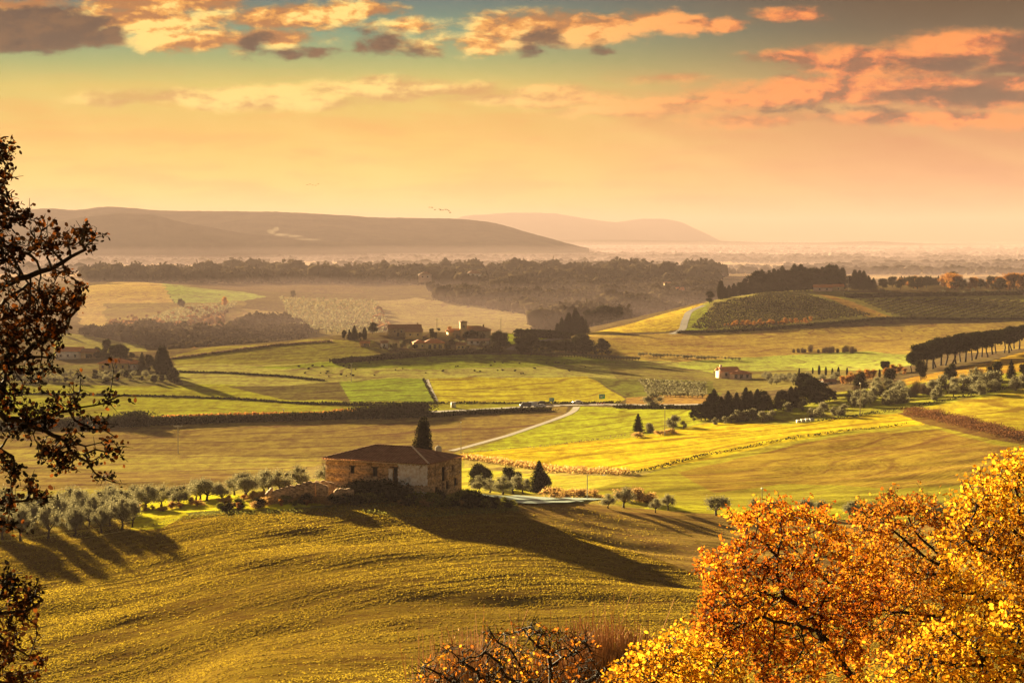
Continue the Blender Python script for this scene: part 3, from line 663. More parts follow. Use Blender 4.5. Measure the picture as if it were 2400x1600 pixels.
def plant(kind, x, y, h, label, group=None, wide=1.0, rz=None, var=None, parts=True, dz=0.0):
    L = LIB[kind]; tm_, cm_, one = L[rng.integers(len(L)) if var is None else var % len(L)]
    nm, cat = CAT[kind]; s = h / KH[kind]; rz = rng.random() * 6.28 if rz is None else rz
    z = gz(x, y) + dz
    if parts and tm_ is not None:
        e = empty(nm, (x, y, z), rz, label, cat, group); q1, q2 = rng.uniform(.86, 1.2, 2); e.scale = (s * wide * q1, s * wide * q2, s); e.rotation_euler = (rng.normal() * .04, rng.normal() * .04, rz)
        link('trunk', tm_, e); link('crown', cm_, e)
    else:
        e = link(nm, one, None, (x, y, z)); e.rotation_euler = (0, 0, rz); e.scale = (s * wide, s * wide, s); tag(e, label, cat, group)
    return e
def plant_px(kind, px, pb, pt, label, group=None, wide=1.0, s=1.0, dmin=60, dmax=29000, var=None, parts=True):
    """a plant whose foot and top are seen at given picture rows"""
    g = G(px * s, pb * s, dmin, dmax); return plant(kind, g[0], g[1], max(.5, (pb - pt) * s * g[1] / F * 1.0), label, group, wide, None, var, parts)
def crop(cx, cy, k): return lambda x, y: (cx + x / k, cy + y / k)
c1 = crop(0, 900, 3.36); c2 = crop(580, 940, 3.0947); c3 = crop(1100, 940, 2.6133); c4 = crop(700, 560, 2.94); c5 = crop(1500, 560, 2.6133); c0 = crop(0, 460, 2.94)

# --- olive grove on the left of the near field
FO = [(20, 1010, 1225, 'half hidden behind the oak twigs at the left edge'), (160, 985, 1235, 'second from the left edge, wide grey crown'), (380, 950, 1215, 'broad one with a short thick trunk, third along the field edge'),
      (590, 985, 1195, 'slim one left of the two by the bright grass'), (700, 975, 1120, 'small one set behind the slim tree'), (800, 985, 1170, 'fourth whole tree along the field edge'), (960, 900, 1145, 'large dark one nearest the bright grass'), (1040, 925, 1125, 'dark one leaning out over the bright grass')]
for x, t, b, lab in FO:
    (px, pb), (_, pt) = c1(x, b), c1(x, t)
    plant_px('olive', px, pb, pt - 8, 'front-row olive, ' + lab, 'front row of the olive grove', .74)
G1 = 'olive trees filling the grove behind the front row'
pu = np.array([math.cos(SAZ), math.sin(SAZ)]); pv = np.array([-math.sin(SAZ), math.cos(SAZ)])
for i in range(-14, 26):
    for j in range(-4, 9):
        q = np.array([-60., 338.]) + pu * i * 6.0 + pv * j * 6.4 + rng.normal(size=2) * .7; px = 1200 + F * q[0] / q[1]
        front = 326 + max(0, px - 300) * .09
        if not (-90 < px < 775 and q[1] > max(327, front + 2) and q[1] < (372 if px > 300 else 366)): continue
        if px > 300 and q[1] < 352 + (px - 300) * .012: continue
        plant('olive' if rng.random() < .75 else 'bush_olive', q[0], q[1], rng.uniform(4.3, 6.0) * (1.0 if px < 330 else .88), 'grey-green olive tree', G1, .92 if px < 330 else 1.15)
# --- right of the farmhouse
for x, t, b, kd, lab, w in [(60, 455, 560, 'bush_olive', 'pale round olive tree against the right wall of the ruined farmhouse', 1.2), (125, 465, 560, 'bush_olive', 'pale olive tree second to the right of the ruined farmhouse', 1.1),
                           (205, 455, 570, 'bush_olive', 'pale olive tree midway between the ruined farmhouse and the tall dark pine', 1.1), (270, 450, 568, 'bush_olive', 'pale olive tree just left of the tall dark pine', 1.1), (330, 470, 565, 'bush_olive', 'pale olive tree touching the foot of the tall dark pine', 1.1)]:
    (px, pb), (_, pt) = c3(x, b), c3(x, t); plant_px(kd, px, pb, pt, lab, None, w, 1, 340)
g = G(*c3(430, 562), 340); 
plant('fir_tree', g[0] , g[1], 205 / 2.6133 * g[1] / F, 'tall dark ragged pine tree standing right of the ruined farmhouse', None, 1.15)
plant('dark_pine', g[0] + 1.6, g[1], 130 / 2.6133 * g[1] / F, 'short dark pine crowded against the tall ragged pine', None, .9)
for x, t, w, lab in [(50, 398, 1.1, 'dark round evergreen rising behind the olive beside the farmhouse'), (110, 430, 1.2, 'low dark evergreen second from the farmhouse, behind the olives'), (245, 418, 1.0, 'dark round evergreen rising behind the middle olives'), (300, 450, .9, 'small dark evergreen behind the olives left of the tall pine')]:
    px, pt = c3(x, t); g = G(px, c3(0, 545)[1], 340); plant('holm_oak', g[0] * (g[1] + 9) / g[1], g[1] + 9, (545 - t + 14) / 2.6133 * g[1] / F, lab, None, .7 * w)
for x, t, b, kd, lab, w in [(850, 565, 655, 'bush_olive', 'pale leaning olive tree joined to a darker one at the field edge', 1.2), (945, 520, 652, 'olive', 'tall dark olive tree with a bent trunk at the field edge', 1.05), (1140, 590, 682, 'olive', 'thin open olive tree left of its darker twin', 1.0),
                           (1218, 560, 668, 'olive', 'darker olive tree right of its thin twin', 1.0), (1512, 565, 698, 'olive', 'lone round olive tree between the twins and the orange oak', 1.1), (1760, 592, 672, 'bush_olive', 'grey olive tree just left of the orange oak top', 1.2),
                           (1830, 600, 680, 'bush_olive', 'grey olive tree half hidden by the orange oak top', 1.2), (2060, 588, 702, 'olive', 'grey olive tree seen through the first gap behind the orange oak', 1.1), (2170, 595, 705, 'olive', 'grey olive tree right of the first gap behind the orange oak', 1.1), (2330, 600, 705, 'bush_olive', 'grey olive tree seen left of the second orange oak', 1.1)]:
    (px, pb), (_, pt) = c3(x, b), c3(x, t); plant_px(kd, px, pb, pt, lab, None, w, 1, 340, 450)
for px, pt, pb, lab in [(2010, 1180, 1212, 'grey olive tree in the wide gap between the two orange oaks'), (2045, 1176, 1212, 'dark olive tree right of centre in the gap between the orange oaks'), (2190, 1170, 1212, 'grey olive tree behind the second orange oak')]:
    plant_px('bush_olive', px, pb, pt, lab, None, 1.3, 1, 340, 450)
for i, (x, b, t, w) in enumerate([(500, 590, 525, 1.3), (560, 590, 530, 1.2), (640, 588, 525, 1.3), (710, 588, 535, 1.2), (780, 590, 540, 1.2), (980, 610, 530, 1.3), (1040, 610, 525, 1.3), (1090, 622, 560, 1)]):
    (px, pb), (_, pt) = c3(x, b), c3(x, t); plant_px('reed_clump', px, pb, pt, 'orange dry reed clump in the line between the dark pine and the olives', 'orange reed clumps along the valley ditch', 1.6, 1, 340, 480)
# --- near right valley
(px, pb), (_, pt) = c3(1035, 190), c3(1035, 72); plant_px('fir_tree', px, pb, pt, 'lone dark conifer standing in the bright yellow field', None, 1.1, 1, 450)
for x, b, t, lab in [(1030, 222, 185, 'orange grass tuft at the foot of the lone conifer'), (1185, 205, 168, 'orange grass tuft left of the slim power pole'), (1240, 200, 165, 'orange grass tuft right of the slim power pole')]:
    (px, pb), (_, pt) = c3(x, b), c3(x, t); plant_px('reed_clump', px, pb, pt, lab, None, 1.7, 1, 450)
for x, b, t, lab in [(1110, 195, 140, 'grey shrub right of the lone conifer'), (1250, 165, 92, 'tall grey shrub left of the dark thicket'), (1310, 170, 125, 'low dark shrub touching the dark thicket')]:
    (px, pb), (_, pt) = c3(x, b), c3(x, t); plant_px('grey_shrub', px, pb, pt, lab, None, 1., 1, 450)
# --- dark thickets in the middle of the right slope
GT = 'dark conifers of the left thicket on the right slope'; GT2 = 'dark conifers of the right thicket on the right slope'
for x, t, b in [(330, 1040, 1115), (375, 1010, 1110), (420, 940, 1100), (455, 915, 1090), (500, 960, 1095), (545, 925, 1085), (590, 935, 1085), (640, 905, 1075), (680, 925, 1070), (715, 915, 1065), (750, 930, 1060), (775, 960, 1050), (480, 1000, 1110), (560, 990, 1105), (640, 980, 1095), (720, 990, 1085), (400, 990, 1112)]:
    (px, pb), (_, pt) = c5(x, b), c5(x, t); plant_px('dark_pine' if rng.random() < .5 else 'fir_tree', px, pb, pt, 'dark conifer crowded in the left thicket below the pink house', GT, 1.35, 1, 500)
for x, t, b in [(800, 980, 1055), (840, 930, 1045), (880, 925, 1040), (920, 900, 1035), (960, 900, 1030), (1000, 890, 1020), (1040, 850, 1010), (1080, 860, 1005), (1120, 880, 1000), (1160, 915, 995), (1190, 930, 990), (1000, 815, 960), (1065, 840, 980)]:
    (px, pb), (_, pt) = c5(x, b), c5(x, t); plant_px('dark_pine' if rng.random() < .5 else 'fir_tree', px, pb, pt, 'dark conifer crowded in the right thicket below the young cypresses', GT2, 1.35, 1, 500)
for x, t, b, kd, w, lab in [(1355, 820, 945, 'holm_oak', .8, 'dark broad evergreen above the end of the right thicket'), (1530, 795, 915, 'holm_oak', .8, 'dark evergreen below the lone round-headed pine'), (1500, 735, 830, 'umbrella_pine', .9, 'lone round-headed pine left of the pine row'),
                           (1720, 745, 865, 'holm_oak', .8, 'dark evergreen below the left end of the pine row'), (1905, 765, 865, 'holm_oak', .8, 'dark evergreen below the middle of the pine row'), (1880, 790, 880, 'holm_oak', .8, 'small dark evergreen left of a larger one under the pine row'),
                           (2175, 752, 870, 'holm_oak', 1.0, 'broad dark evergreen on the shrub slope near the right edge'), (2275, 735, 860, 'fir_tree', .9, 'pointed dark conifer near the right edge below the pine row'), (2345, 765, 850, 'holm_oak', .9, 'dark evergreen cut by the right edge of the view'), (1410, 925, 960, 'holm_oak', 1.2, 'small dark evergreen beside the tall power pole')]:
    (px, pb), (_, pt) = c5(x, b), c5(x, t); plant_px(kd, px, pb, pt, lab, None, w, 1, 500)
for i in range(24):
    u = i / 23; x = 1665 + u * 700 + rng.normal() * 8; b = 822 - 160 * u + rng.normal() * 5; t = b - 165 - 18 * math.sin(u * 5) - rng.random() * 20 + (40 if i < 2 else 0)
    (px, pb), (_, pt) = c5(x, b), c5(x, t); plant_px('umbrella_pine', px, pb, pt, 'tall dark umbrella pine in the long row on the right slope', 'row of umbrella pines on the right slope', 1.22, 1, 600)
for i, (x, t, b) in enumerate([(975, 788, 828), (1058, 785, 826), (1097, 770, 832), (1138, 780, 836), (1178, 788, 840), (1215, 780, 842), (1268, 785, 835), (1467, 795, 850)]):
    (px, pb), (_, pt) = c5(x, b), c5(x, t); plant_px('cypress', px, pb, pt, 'slim young cypress in the spaced row right of the pink house', 'young cypresses right of the pink house', .9, 1, 600, parts=False)
GS = 'grey shrubs scattered over the right slope'
for i in range(78):
    x = rng.uniform(1230, 2380); base = 1010 - (x - 1230) * .105 + rng.normal() * 26; base = min(base, 1040 - (x - 1230) * .11 + 8)
    (px, pb) = c5(x, base); h = rng.uniform(45, 95) / 2.6133
    plant_px('grey_shrub' if rng.random() < .6 else ('bush_olive' if rng.random() < .6 else 'bare_shrub'), px, pb, pb - h, 'grey-brown shrub scattered on the slope below the pine row', GS, 1.0, 1, 500)
for x, t, b in [(750, 1060, 1120), (790, 1050, 1110), (690, 1045, 1110), (650, 1050, 1115), (560, 1080, 1125), (600, 1050, 1120), (520, 1090, 1130), (460, 1095, 1135), (910, 1000, 1055), (1000, 990, 1050), (1060, 1035, 1090), (1110, 1010, 1090), (1240, 1010, 1080), (1190, 1030, 1080), (200, 1085, 1150), (60, 1130, 1180)]:
    (px, pb), (_, pt) = c5(x, b), c5(x, t); plant_px('grey_shrub', px, pb, pt, 'grey shrub on the sunny lower edge of the dark thickets', 'grey shrubs fringing the dark thickets', 1.0, 1, 450)
(px, pb), (_, pt) = c5(80, 1030), c5(80, 945); plant_px('grey_shrub', px, pb, pt, 'wide grey olive shrub beside the red and white road barrier', None, 1.2, 1, 500)
for x, t, b in [(1240, 840, 890), (1290, 815, 885), (1340, 800, 880), (1390, 800, 865), (1430, 800, 860), (1550, 770, 830), (1590, 765, 820), (1620, 790, 830), (1510, 790, 840)]:
    (px, pb), (_, pt) = c5(x, b), c5(x, t); plant_px('autumn_tree', px, pb, pt, 'small orange autumn tree between the cypresses and the pine row', 'orange autumn trees beside the pine row', 1.3, 1, 600, parts=False)
GG = 'olive trees of the garden right of the pink house'
for i in range(34):
    (px, pb) = c5(rng.uniform(760, 1210), rng.uniform(850, 895)); plant_px('bush_olive', px, pb, pb - 16, 'small grey olive tree in the garden right of the pink house', GG, 1.2, 1, 600, parts=False)
def orchard(label, pts, h):
    P = np.array(pts); m_ = len(P); q = np.repeat(np.arange(m_), 26); dd = rng.normal(size=(len(q), 3)); dd /= np.linalg.norm(dd, axis=1)[:, None]
    L = P[q] + dd * (h * .5, h * .5, h * .36) * rng.uniform(.5, 1.05, (len(q), 1)) + (0, 0, h * .58)
    V, Fc = leaf_cloud(L, h * .3, .6); tV, tF = frusta(P - (0, 0, .2), P + (0, 0, h * .5), np.full(m_, h * .05), np.full(m_, h * .03), 4)
    return tag(link('orchard', mesh_np('orchard', [(V, Fc, 0, np.repeat(rng.random(len(q)), 4)), (tV, tF, 1, .5)], [M['olive'], M['bark']])), label, 'orchard', kind='stuff')
ORC = []
# orchard left of the pink house
GO = 'young olives in rows left of the pink house'
for r_ in range(6):
    for q in range(15):
        x = 10 + q * 27 + r_ * 9; y = 885 + r_ * 15 + q * 1.2
        if x > 400: continue
        px, pb = c5(x + rng.normal() * 2, y + rng.normal()); ORC.append(G(px, pb, 600, 1100))
orchard('young olives in rows below and left of the pink house', ORC, 2.6)
# --- hilltop
GH = 'dark conifers crowning the vineyard hill'
for x, t, b in [(425, 320, 392), (495, 250, 372), (520, 290, 365), (545, 280, 350), (575, 270, 342), (615, 262, 335), (640, 240, 322), (670, 225, 318), (700, 200, 315), (725, 190, 312), (745, 183, 312), (790, 188, 312), (820, 178, 312), (845, 185, 310), (870, 163, 305), (905, 188, 310), (945, 150, 305), (965, 165, 300), (985, 150, 300), (1010, 170, 295), (1035, 175, 295), (1065, 180, 290), (1090, 185, 285), (1115, 168, 280), (1150, 165, 280), (1175, 158, 278), (1200, 155, 275), (1240, 172, 280), (1285, 222, 270), (1315, 185, 270), (1345, 188, 262), (1370, 192, 262), (1400, 222, 270), (1430, 235, 268)]:
    (px, pb), (_, pt) = c5(x, b), c5(x, t); g = G(px, pb, 1200, 1900); d = min(g[1], 1560)
    kd = 'cypress' if x in (1240, 1315, 495) else ('fir_tree' if rng.random() < .6 else 'dark_pine')
    g = P3(px, pb, d); hh = (pb - pt) * d / F + (g[2] - gz(g[0], d))
    plant(kd, g[0], d, max(4, hh), 'dark conifer in the wood along the top of the vineyard hill', GH, 1.5 if kd != 'cypress' else 1.2, parts=False)
GR = 'reddish autumn trees on the skyline right of the hill'
for i in range(46):
    x = rng.uniform(1480, 2380); t = 225 + 22 * rng.random() - (20 if 1850 < x < 1950 or x > 2250 else 0)
    px, pt = c5(x, t); d = rng.uniform(1560, 1700); xx = (px - 1200) / F * d; hh = CZ + ray(px, pt)[2] * d - gz(xx, d)
    plant('autumn_tree' if rng.random() < .5 else 'holm_oak', xx, d, float(np.clip(hh, 3, 14)), 'hazy tree in the reddish line right of the hilltop wood', GR, 1.3, parts=False)
for i in range(26):
    x = 1590 + i * 9.5; px, pt = c5(x, 222 + rng.random() * 12); d = 1750; xx = (px - 1200) / F * d; hh = CZ + ray(px, pt)[2] * d - gz(xx, d)
    plant('cypress', xx, d, float(np.clip(hh, 4, 16)), 'slim hazy cypress in the long row beyond the hill', 'cypress row beyond the vineyard hill', .8, parts=False)
for i in range(14):
    (px, pb) = c5(rng.uniform(1440, 2380), rng.uniform(318, 345)); plant_px('bush_olive', px, pb, pb - 9, 'small olive tree on the terrace line right of the hill', 'olive trees on the terrace right of the hill', 1.2, 1, 1250, 1900, parts=False)
for i in range(30):
    (px, pb) = c5(520 + i * 18 + rng.normal() * 4, 545 - i * .9 - 8 + rng.normal() * 2); plant_px('autumn_tree', px, pb, pb - rng.uniform(6, 14), 'low orange bush along the ditch under the vineyard hill', 'orange bushes under the vineyard hill', 1.2, 1, 1200, 1500, parts=False)
for i in range(16):
    (px, pb) = c5(940 + i * 25 + rng.normal() * 8, 694 + rng.normal() * 3); plant_px('bare_shrub', px, pb, pb - rng.uniform(9, 19), 'bare shrub at the edge of the orange meadow above the bright green field', 'bare shrubs above the bright green field', 1.0, 1, 900, parts=False)
# --- the hamlet
GHa = 'trees around the hamlet'
for x, t, b, kd, w, lab in [(315, 630, 690, 'holm_oak', .8, 'dark evergreen at the left end of the hamlet'), (350, 620, 692, 'fir_tree', 1, 'dark conifer left of the tallest one at the hamlet left end'), (385, 592, 695, 'fir_tree', 1.2, 'tallest dark conifer at the hamlet left end'), (425, 640, 698, 'dark_pine', 1, 'dark pine right of the tallest conifer at the hamlet left end'), (455, 605, 695, 'cypress', 1.2, 'dark cypress before the round tree at the hamlet left end'),
                           (510, 575, 655, 'holm_oak', 1.0, 'round-headed dark tree left of the long stone barn'), (1370, 640, 770, 'holm_oak', 1.0, 'big dark evergreen at the right end of the hamlet'), (1415, 650, 765, 'holm_oak', .9, 'dark evergreen beside the lane into the hamlet'), (1340, 660, 730, 'holm_oak', .9, 'dark tree right of the tower house'),
                           (1160, 640, 700, 'holm_oak', 1.2, 'dark tree in front of the tower house'), (1200, 630, 700, 'holm_oak', 1.2, 'broad dark tree hiding part of the tower house'), (1040, 580, 620, 'autumn_tree', 1.1, 'orange autumn tree left of the tower'), (965, 600, 632, 'umbrella_pine', 1.6, 'flat-topped pine right of the long stone barn')]:
    (px, pb), (_, pt) = c4(x, b), c4(x, t); plant_px(kd, px, pb, pt, lab, None, w, 1, 900, 1180, parts=False)
for i in range(18):
    (px, pb) = c4(rng.uniform(830, 1300), rng.uniform(650, 700)); plant_px('holm_oak' if rng.random() < .6 else 'autumn_tree', px, pb, pb - rng.uniform(8, 15), 'garden tree or bush between the hamlet houses', GHa, 1.2, 1, 900, 1180, parts=False)
for i in range(34):
    (px, pb) = c4(rng.uniform(560, 800) if i < 16 else rng.uniform(1020, 1330), rng.uniform(720, 775)); plant_px('bush_olive' if rng.random() < .6 else 'holm_oak', px, pb, pb - rng.uniform(7, 13), 'garden olive or bush in front of the hamlet houses', GHa, 1.2, 1, 900, 1180, parts=False)
for x, t, b in [(1530, 680, 790), (1560, 670, 795), (1600, 660, 800), (1640, 690, 790), (1680, 700, 785), (1720, 700, 785), (1760, 705, 782), (1800, 700, 785), (1840, 700, 785), (1880, 705, 790), (1930, 690, 795), (1955, 660, 795), (1985, 690, 800), (2050, 730, 800), (2090, 680, 805), (2130, 720, 800), (1930, 650, 760)]:
    (px, pb), (_, pt) = c4(x, b), c4(x, t); plant_px('dark_pine' if rng.random() < .6 else 'holm_oak', px, pb, pt, 'dark tree in the dense belt right of the hamlet lane', 'dark tree belt right of the hamlet', 1.25, 1, 850, 1150, parts=False)
for x, t, b in [(1745, 580, 660), (1775, 545, 660), (1800, 560, 660), (1825, 520, 660), (1850, 560, 660), (1885, 505, 660), (1905, 530, 660), (1940, 555, 655), (1970, 580, 650)]:
    (px, pb), (_, pt) = c4(x, b), c4(x, t); g = G(px, pb, 1000, 1500); plant('fir_tree' if rng.random() < .7 else 'cypress', g[0], min(g[1], 1300), (b - t) / 2.94 * min(g[1], 1300) / F + 3, 'tall dark conifer of the group behind the tree belt', 'tall conifers behind the tree belt', 1.1, parts=False)
for x, t, b in [(1995, 530, 600), (2050, 545, 610), (2090, 525, 610), (2130, 540, 605), (2170, 545, 600), (2205, 550, 600), (2020, 560, 610)]:
    (px, pb), (_, pt) = c4(x, b), c4(x, t); d = 1480; g = P3(px, pb, d); plant('holm_oak', g[0], d, (b - t) / 2.94 * d / F + 5, 'hazy round tree left of the yellow hillside', 'hazy round trees left of the yellow hillside', 1.1, parts=False)
for i in range(36):
    (px, pb) = c4(1640 + i * 20, 800 + i * 1.1); plant_px('olive', px, pb, pb - 10, 'small olive tree in the long row below the dark tree belt', 'row of small olives below the dark tree belt', 1.3, 1, 850, 1150, parts=False)
for i in range(30):
    (px, pb) = (1600 + i * 8 - 100, 834 + i * .4); plant_px('olive', px, pb + rng.normal() * 2, pb - 9, 'small olive tree in the row ending near the bright green field', 'row of small olives left of the bright green field', 1.3, 1, 850, 1250, parts=False)
# meadow tufts
for i in range(46):
    (px, pb) = c4(rng.choice([rng.uniform(0, 700), rng.uniform(700, 2000)]), rng.uniform(850, 950)); plant_px('bramble', px, pb, pb - rng.uniform(1.5, 4), 'small dark bush dotted on the pale meadow below the hamlet', 'dark bushes dotted on the pale meadow', 1.6, 1, 780, 1200, parts=False)
# --- left farms
for x, t, b, kd, w, lab in [(735, 985, 1085, 'holm_oak', .9, 'hazy tree with a thin top between the two left farmhouses'), (780, 1030, 1120, 'holm_oak', 1.1, 'round hazy tree behind the yellow farmhouse'), (830, 1020, 1120, 'holm_oak', 1.1, 'broad hazy tree right behind the yellow farmhouse'),
                           (980, 1070, 1200, 'fir_tree', 1.0, 'pointed tree just right of the yellow farmhouse'), (1025, 1085, 1210, 'dark_pine', 1.0, 'dark tree second to the right of the yellow farmhouse'), (1120, 1025, 1240, 'cypress', 1.6, 'tall hazy cypress at the end of the left farm'), (1150, 1110, 1260, 'dark_pine', .9, 'dark tree at the foot of the tall hazy cypress'), (1080, 1120, 1240, 'dark_pine', 1, 'dark tree left of the tall hazy cypress'), (1200, 1180, 1290, 'holm_oak', .8, 'dark tree at the right end of the left farm')]:
    (px, pb), (_, pt) = c0(x, b), c0(x, t); plant_px(kd, px, pb, pt, lab, None, w, 1, 800, 1150, parts=False)
for i in range(60):
    x = rng.uniform(60, 1230); y = rng.uniform(1222, 1290); (px, pb) = c0(x, y); plant_px('bush_olive' if rng.random() < .7 else 'holm_oak', px, pb, pb - rng.uniform(10, 18), 'hazy olive or bush below the left farmhouses', 'hazy olives below the left farmhouses', 1.2, 1, 760, 1050, parts=False)
for i in range(26):
    x = rng.uniform(380, 960); (px, pb) = c0(x, rng.uniform(1085, 1125)); plant_px('holm_oak', px, pb, pb - rng.uniform(9, 18), 'hazy garden tree around the left farmhouses', 'hazy garden trees of the left farms', 1.2, 1, 860, 1300, parts=False)

# --- woods far off: read as one mass each
def wood(name, label, regions, n, hmin, hmax, mat, sub=0, leafy=3.0, cat='wood'):
    """tree crowns over patches of ground given by picture polygons and a distance span"""
    out = []; cores_ = []
    for poly, d0, d1, dens in regions:
        poly = [(a * K, b * K) for a, b in poly]; xs = [p[0] for p in poly]
        m_ = int(n * dens); d = np.exp(rng.uniform(math.log(d0), math.log(d1), m_ * 6)); t = rng.uniform(min(xs), max(xs), m_ * 6)
        X = (t - 1200) / F * d; Z = H(X, d); px, py = project(X, d, Z); ok = in_poly(px, py, poly); k_ = np.nonzero(ok)[0][:m_]
        out.append(np.stack([X[k_], d[k_], Z[k_]], -1))
    P = np.concatenate(out); m_ = len(P)
    if m_ > 1500: P = P[value_noise(P[:, 0] / 330 + 7, P[:, 1] / 90, 6) * .6 + .4 * value_noise(P[:, 0] / 90, P[:, 1] / 60, 7) > .36]; m_ = len(P)
    h = rng.uniform(hmin, hmax, m_) * (.55 + .9 * value_noise(P[:, 0] / 60, P[:, 1] / 60, 4) ** 1.5); w = h * rng.uniform(.42, .62, m_)
    ch = []
    V0, F0 = (IV, IF) if sub else ico(0)
    sc_ = np.stack([w, w, h * .48], -1)[:, None]; jit = 1 + .22 * rng.normal(size=(m_, len(V0), 1))
    V = V0[None] * sc_ * jit + P[:, None] + np.stack([h * 0, h * 0, h * .5], -1)[:, None]
    Fc = (F0[None] + (np.arange(m_) * len(V0))[:, None, None]).reshape(-1, 3)
    ch.append((V.reshape(-1, 3), Fc, 0, np.repeat(rng.random(m_), len(V0))))
    q = np.repeat(np.arange(m_), 14); dd = rng.normal(size=(len(q), 3)); dd /= np.linalg.norm(dd, axis=1)[:, None]
    L = P[q] + dd * np.stack([w, w, h * .5], -1)[q] * rng.uniform(.85, 1.2, (len(q), 1)) + np.stack([q * 0, q * 0, h[q] * .5], -1)
    LV, LF = leaf_cloud(L, h[q] * .28, .6); ch.append((LV, LF, 0, np.repeat(rng.random(len(q)), 4)))
    o = link(name, mesh_np(name, ch, [mat])); tag(o, label, cat, kind='stuff'); return o
M['wood'] = leaf_mat('far_wood', (.035, .028, .018), (.085, .062, .035), .1, 0)
M['wood_olive'] = leaf_mat('far_olives', (.14, .12, .07), (.26, .22, .12), .2, 0)
M['wood_autumn'] = leaf_mat('far_autumn', (.16, .08, .04), (.34, .17, .07), .3, 0)
wood('woodland', 'big dark hazy wood filling the slope behind the hamlet', [([(1000, 690), (985, 665), (1050, 655), (1300, 645), (1640, 640), (1650, 700), (1600, 712), (1400, 735), (1240, 728), (1060, 700)], 1700, 2900, 1.0), ([(1230, 728), (1420, 722), (1440, 760), (1235, 758)], 1600, 2100, .12)], 2600, 9, 15, M['wood'])
wood('woodland', 'long dark band of hazy woods across the valley', [([(190, 640), (600, 628), (1100, 630), (1650, 632), (1650, 652), (1000, 656), (700, 650), (390, 652), (210, 652)], 2700, 3900, 1.0)], 2200, 13, 24, M['wood'])
wood('woodland', 'brown hazy wood under the left orchard', [([(520, 765), (560, 745), (640, 738), (690, 745), (715, 775), (640, 800), (540, 810)], 1280, 1800, .5), ([(140, 770), (330, 760), (560, 770), (700, 790), (560, 812), (400, 812), (250, 775)], 1280, 1900, .5)], 900, 6, 10, M['wood'])
wood('woodland', 'orange hazy scrub around the left orchard', [([(250, 735), (520, 700), (530, 760), (480, 765), (260, 765)], 1300, 2200, .4), ([(870, 700), (890, 760), (850, 770)], 1500, 2100, .1), ([(440, 800), (640, 785), (640, 815), (440, 820)], 1250, 1600, .3)], 500, 3, 6, M['wood_autumn'])
wood('tree_belts', 'hazy lines of trees crossing the far plain', [([(-200, 596), (2500, 590), (2500, 640), (-200, 640)], 3900, 6500, .9), ([(-200, 566), (2500, 572), (2500, 600), (-200, 600)], 6000, 14000, .1)], 10, 10, 16, M['wood'])
# belts along field sides of the plain
def belts():
    out = []
    for i in range(210):
        d = float(np.exp(rng.uniform(math.log(3700), math.log(15000)))); t = rng.uniform(-200, 2600); L = rng.uniform(120, 900) * (d / 5000)
        n = int(L / 13); a = rng.normal() * .12
        s = np.linspace(-L / 2, L / 2, n) + rng.normal(size=n) * 3; X = (t - 1200) / F * d + s * math.cos(a); Y = d + s * math.sin(a) + rng.normal(size=n) * 8
        out.append(np.stack([X, Y, H(X, Y), rng.uniform(7, 17, n) * rng.uniform(.6, 1.2)], -1))
    P = np.concatenate(out); m_ = len(P); V0, F0 = ico(0); h = P[:, 3]
    V = V0[None] * np.stack([h * .75, h * .6, h * .5], -1)[:, None] * (1 + .25 * rng.normal(size=(m_, 12, 1))) + P[:, None, :3] + np.stack([h * 0, h * 0, h * .45], -1)[:, None]
    Fc = (F0[None] + (np.arange(m_) * 12)[:, None, None]).reshape(-1, 3)
    o = link('tree_belts', mesh_np('tree_belts', [(V.reshape(-1, 3), Fc, 0, np.repeat(rng.random(m_), 12))], [M['wood']])); tag(o, 'countless hedgerow trees in lines over the misty plain', 'tree belts', kind='stuff')
belts()
# orchards on the far left hills
ORC = []
for i in range(182):
    r_, q = divmod(i, 14); px = (648 + q * 16 + (r_ % 2) * 4 + r_ * 3) * K; pb = (690 + r_ * 6.2 + q * .5) * K
    ORC.append(G(px + rng.normal() * 2, pb + rng.normal() * 1.2, 1300, 2600))
orchard('hazy olive orchard dotted in rows on the far left hillside', ORC, 5.4); ORC = []
for i in range(10):
    for q in range(15):
        a = i / 9; px = (300 + q * 9 + i * 12 + 30 * a) * K; pb = (752 - q * 3.2 - i * 0.5 - (6 if i > 5 else 0)) * K
        if px / K > 540: continue
        ORC.append(G(px, pb, 1300, 2600))
orchard('hazy slanting rows of olives in the far left orchard', ORC, 4.0)
for x, t, b, lab in [(1245, 710, 775, 'round hazy tree above the slanting orchard'), (1545, 695, 760, 'reddish hazy tree at the top end of the slanting orchard'), (1260, 860, 940, 'hazy tree beside the small far house in the orchard'), (1385, 890, 935, 'small round hazy tree right of the far orchard house'), (1670, 845, 930, 'pale tall hazy tree left of the brown wood'), (1580, 860, 930, 'hazy tree between the orchard and the brown wood'), (2020, 650, 700, 'dark hazy tree on the skyline above the dotted orchard')]:
    (px, pb), (_, pt) = c0(x, b), c0(x, t); plant_px('autumn_tree' if 'reddish' in lab else 'holm_oak', px, pb, pt, lab, None, 1.0, 1, 1300, 2900, parts=False)
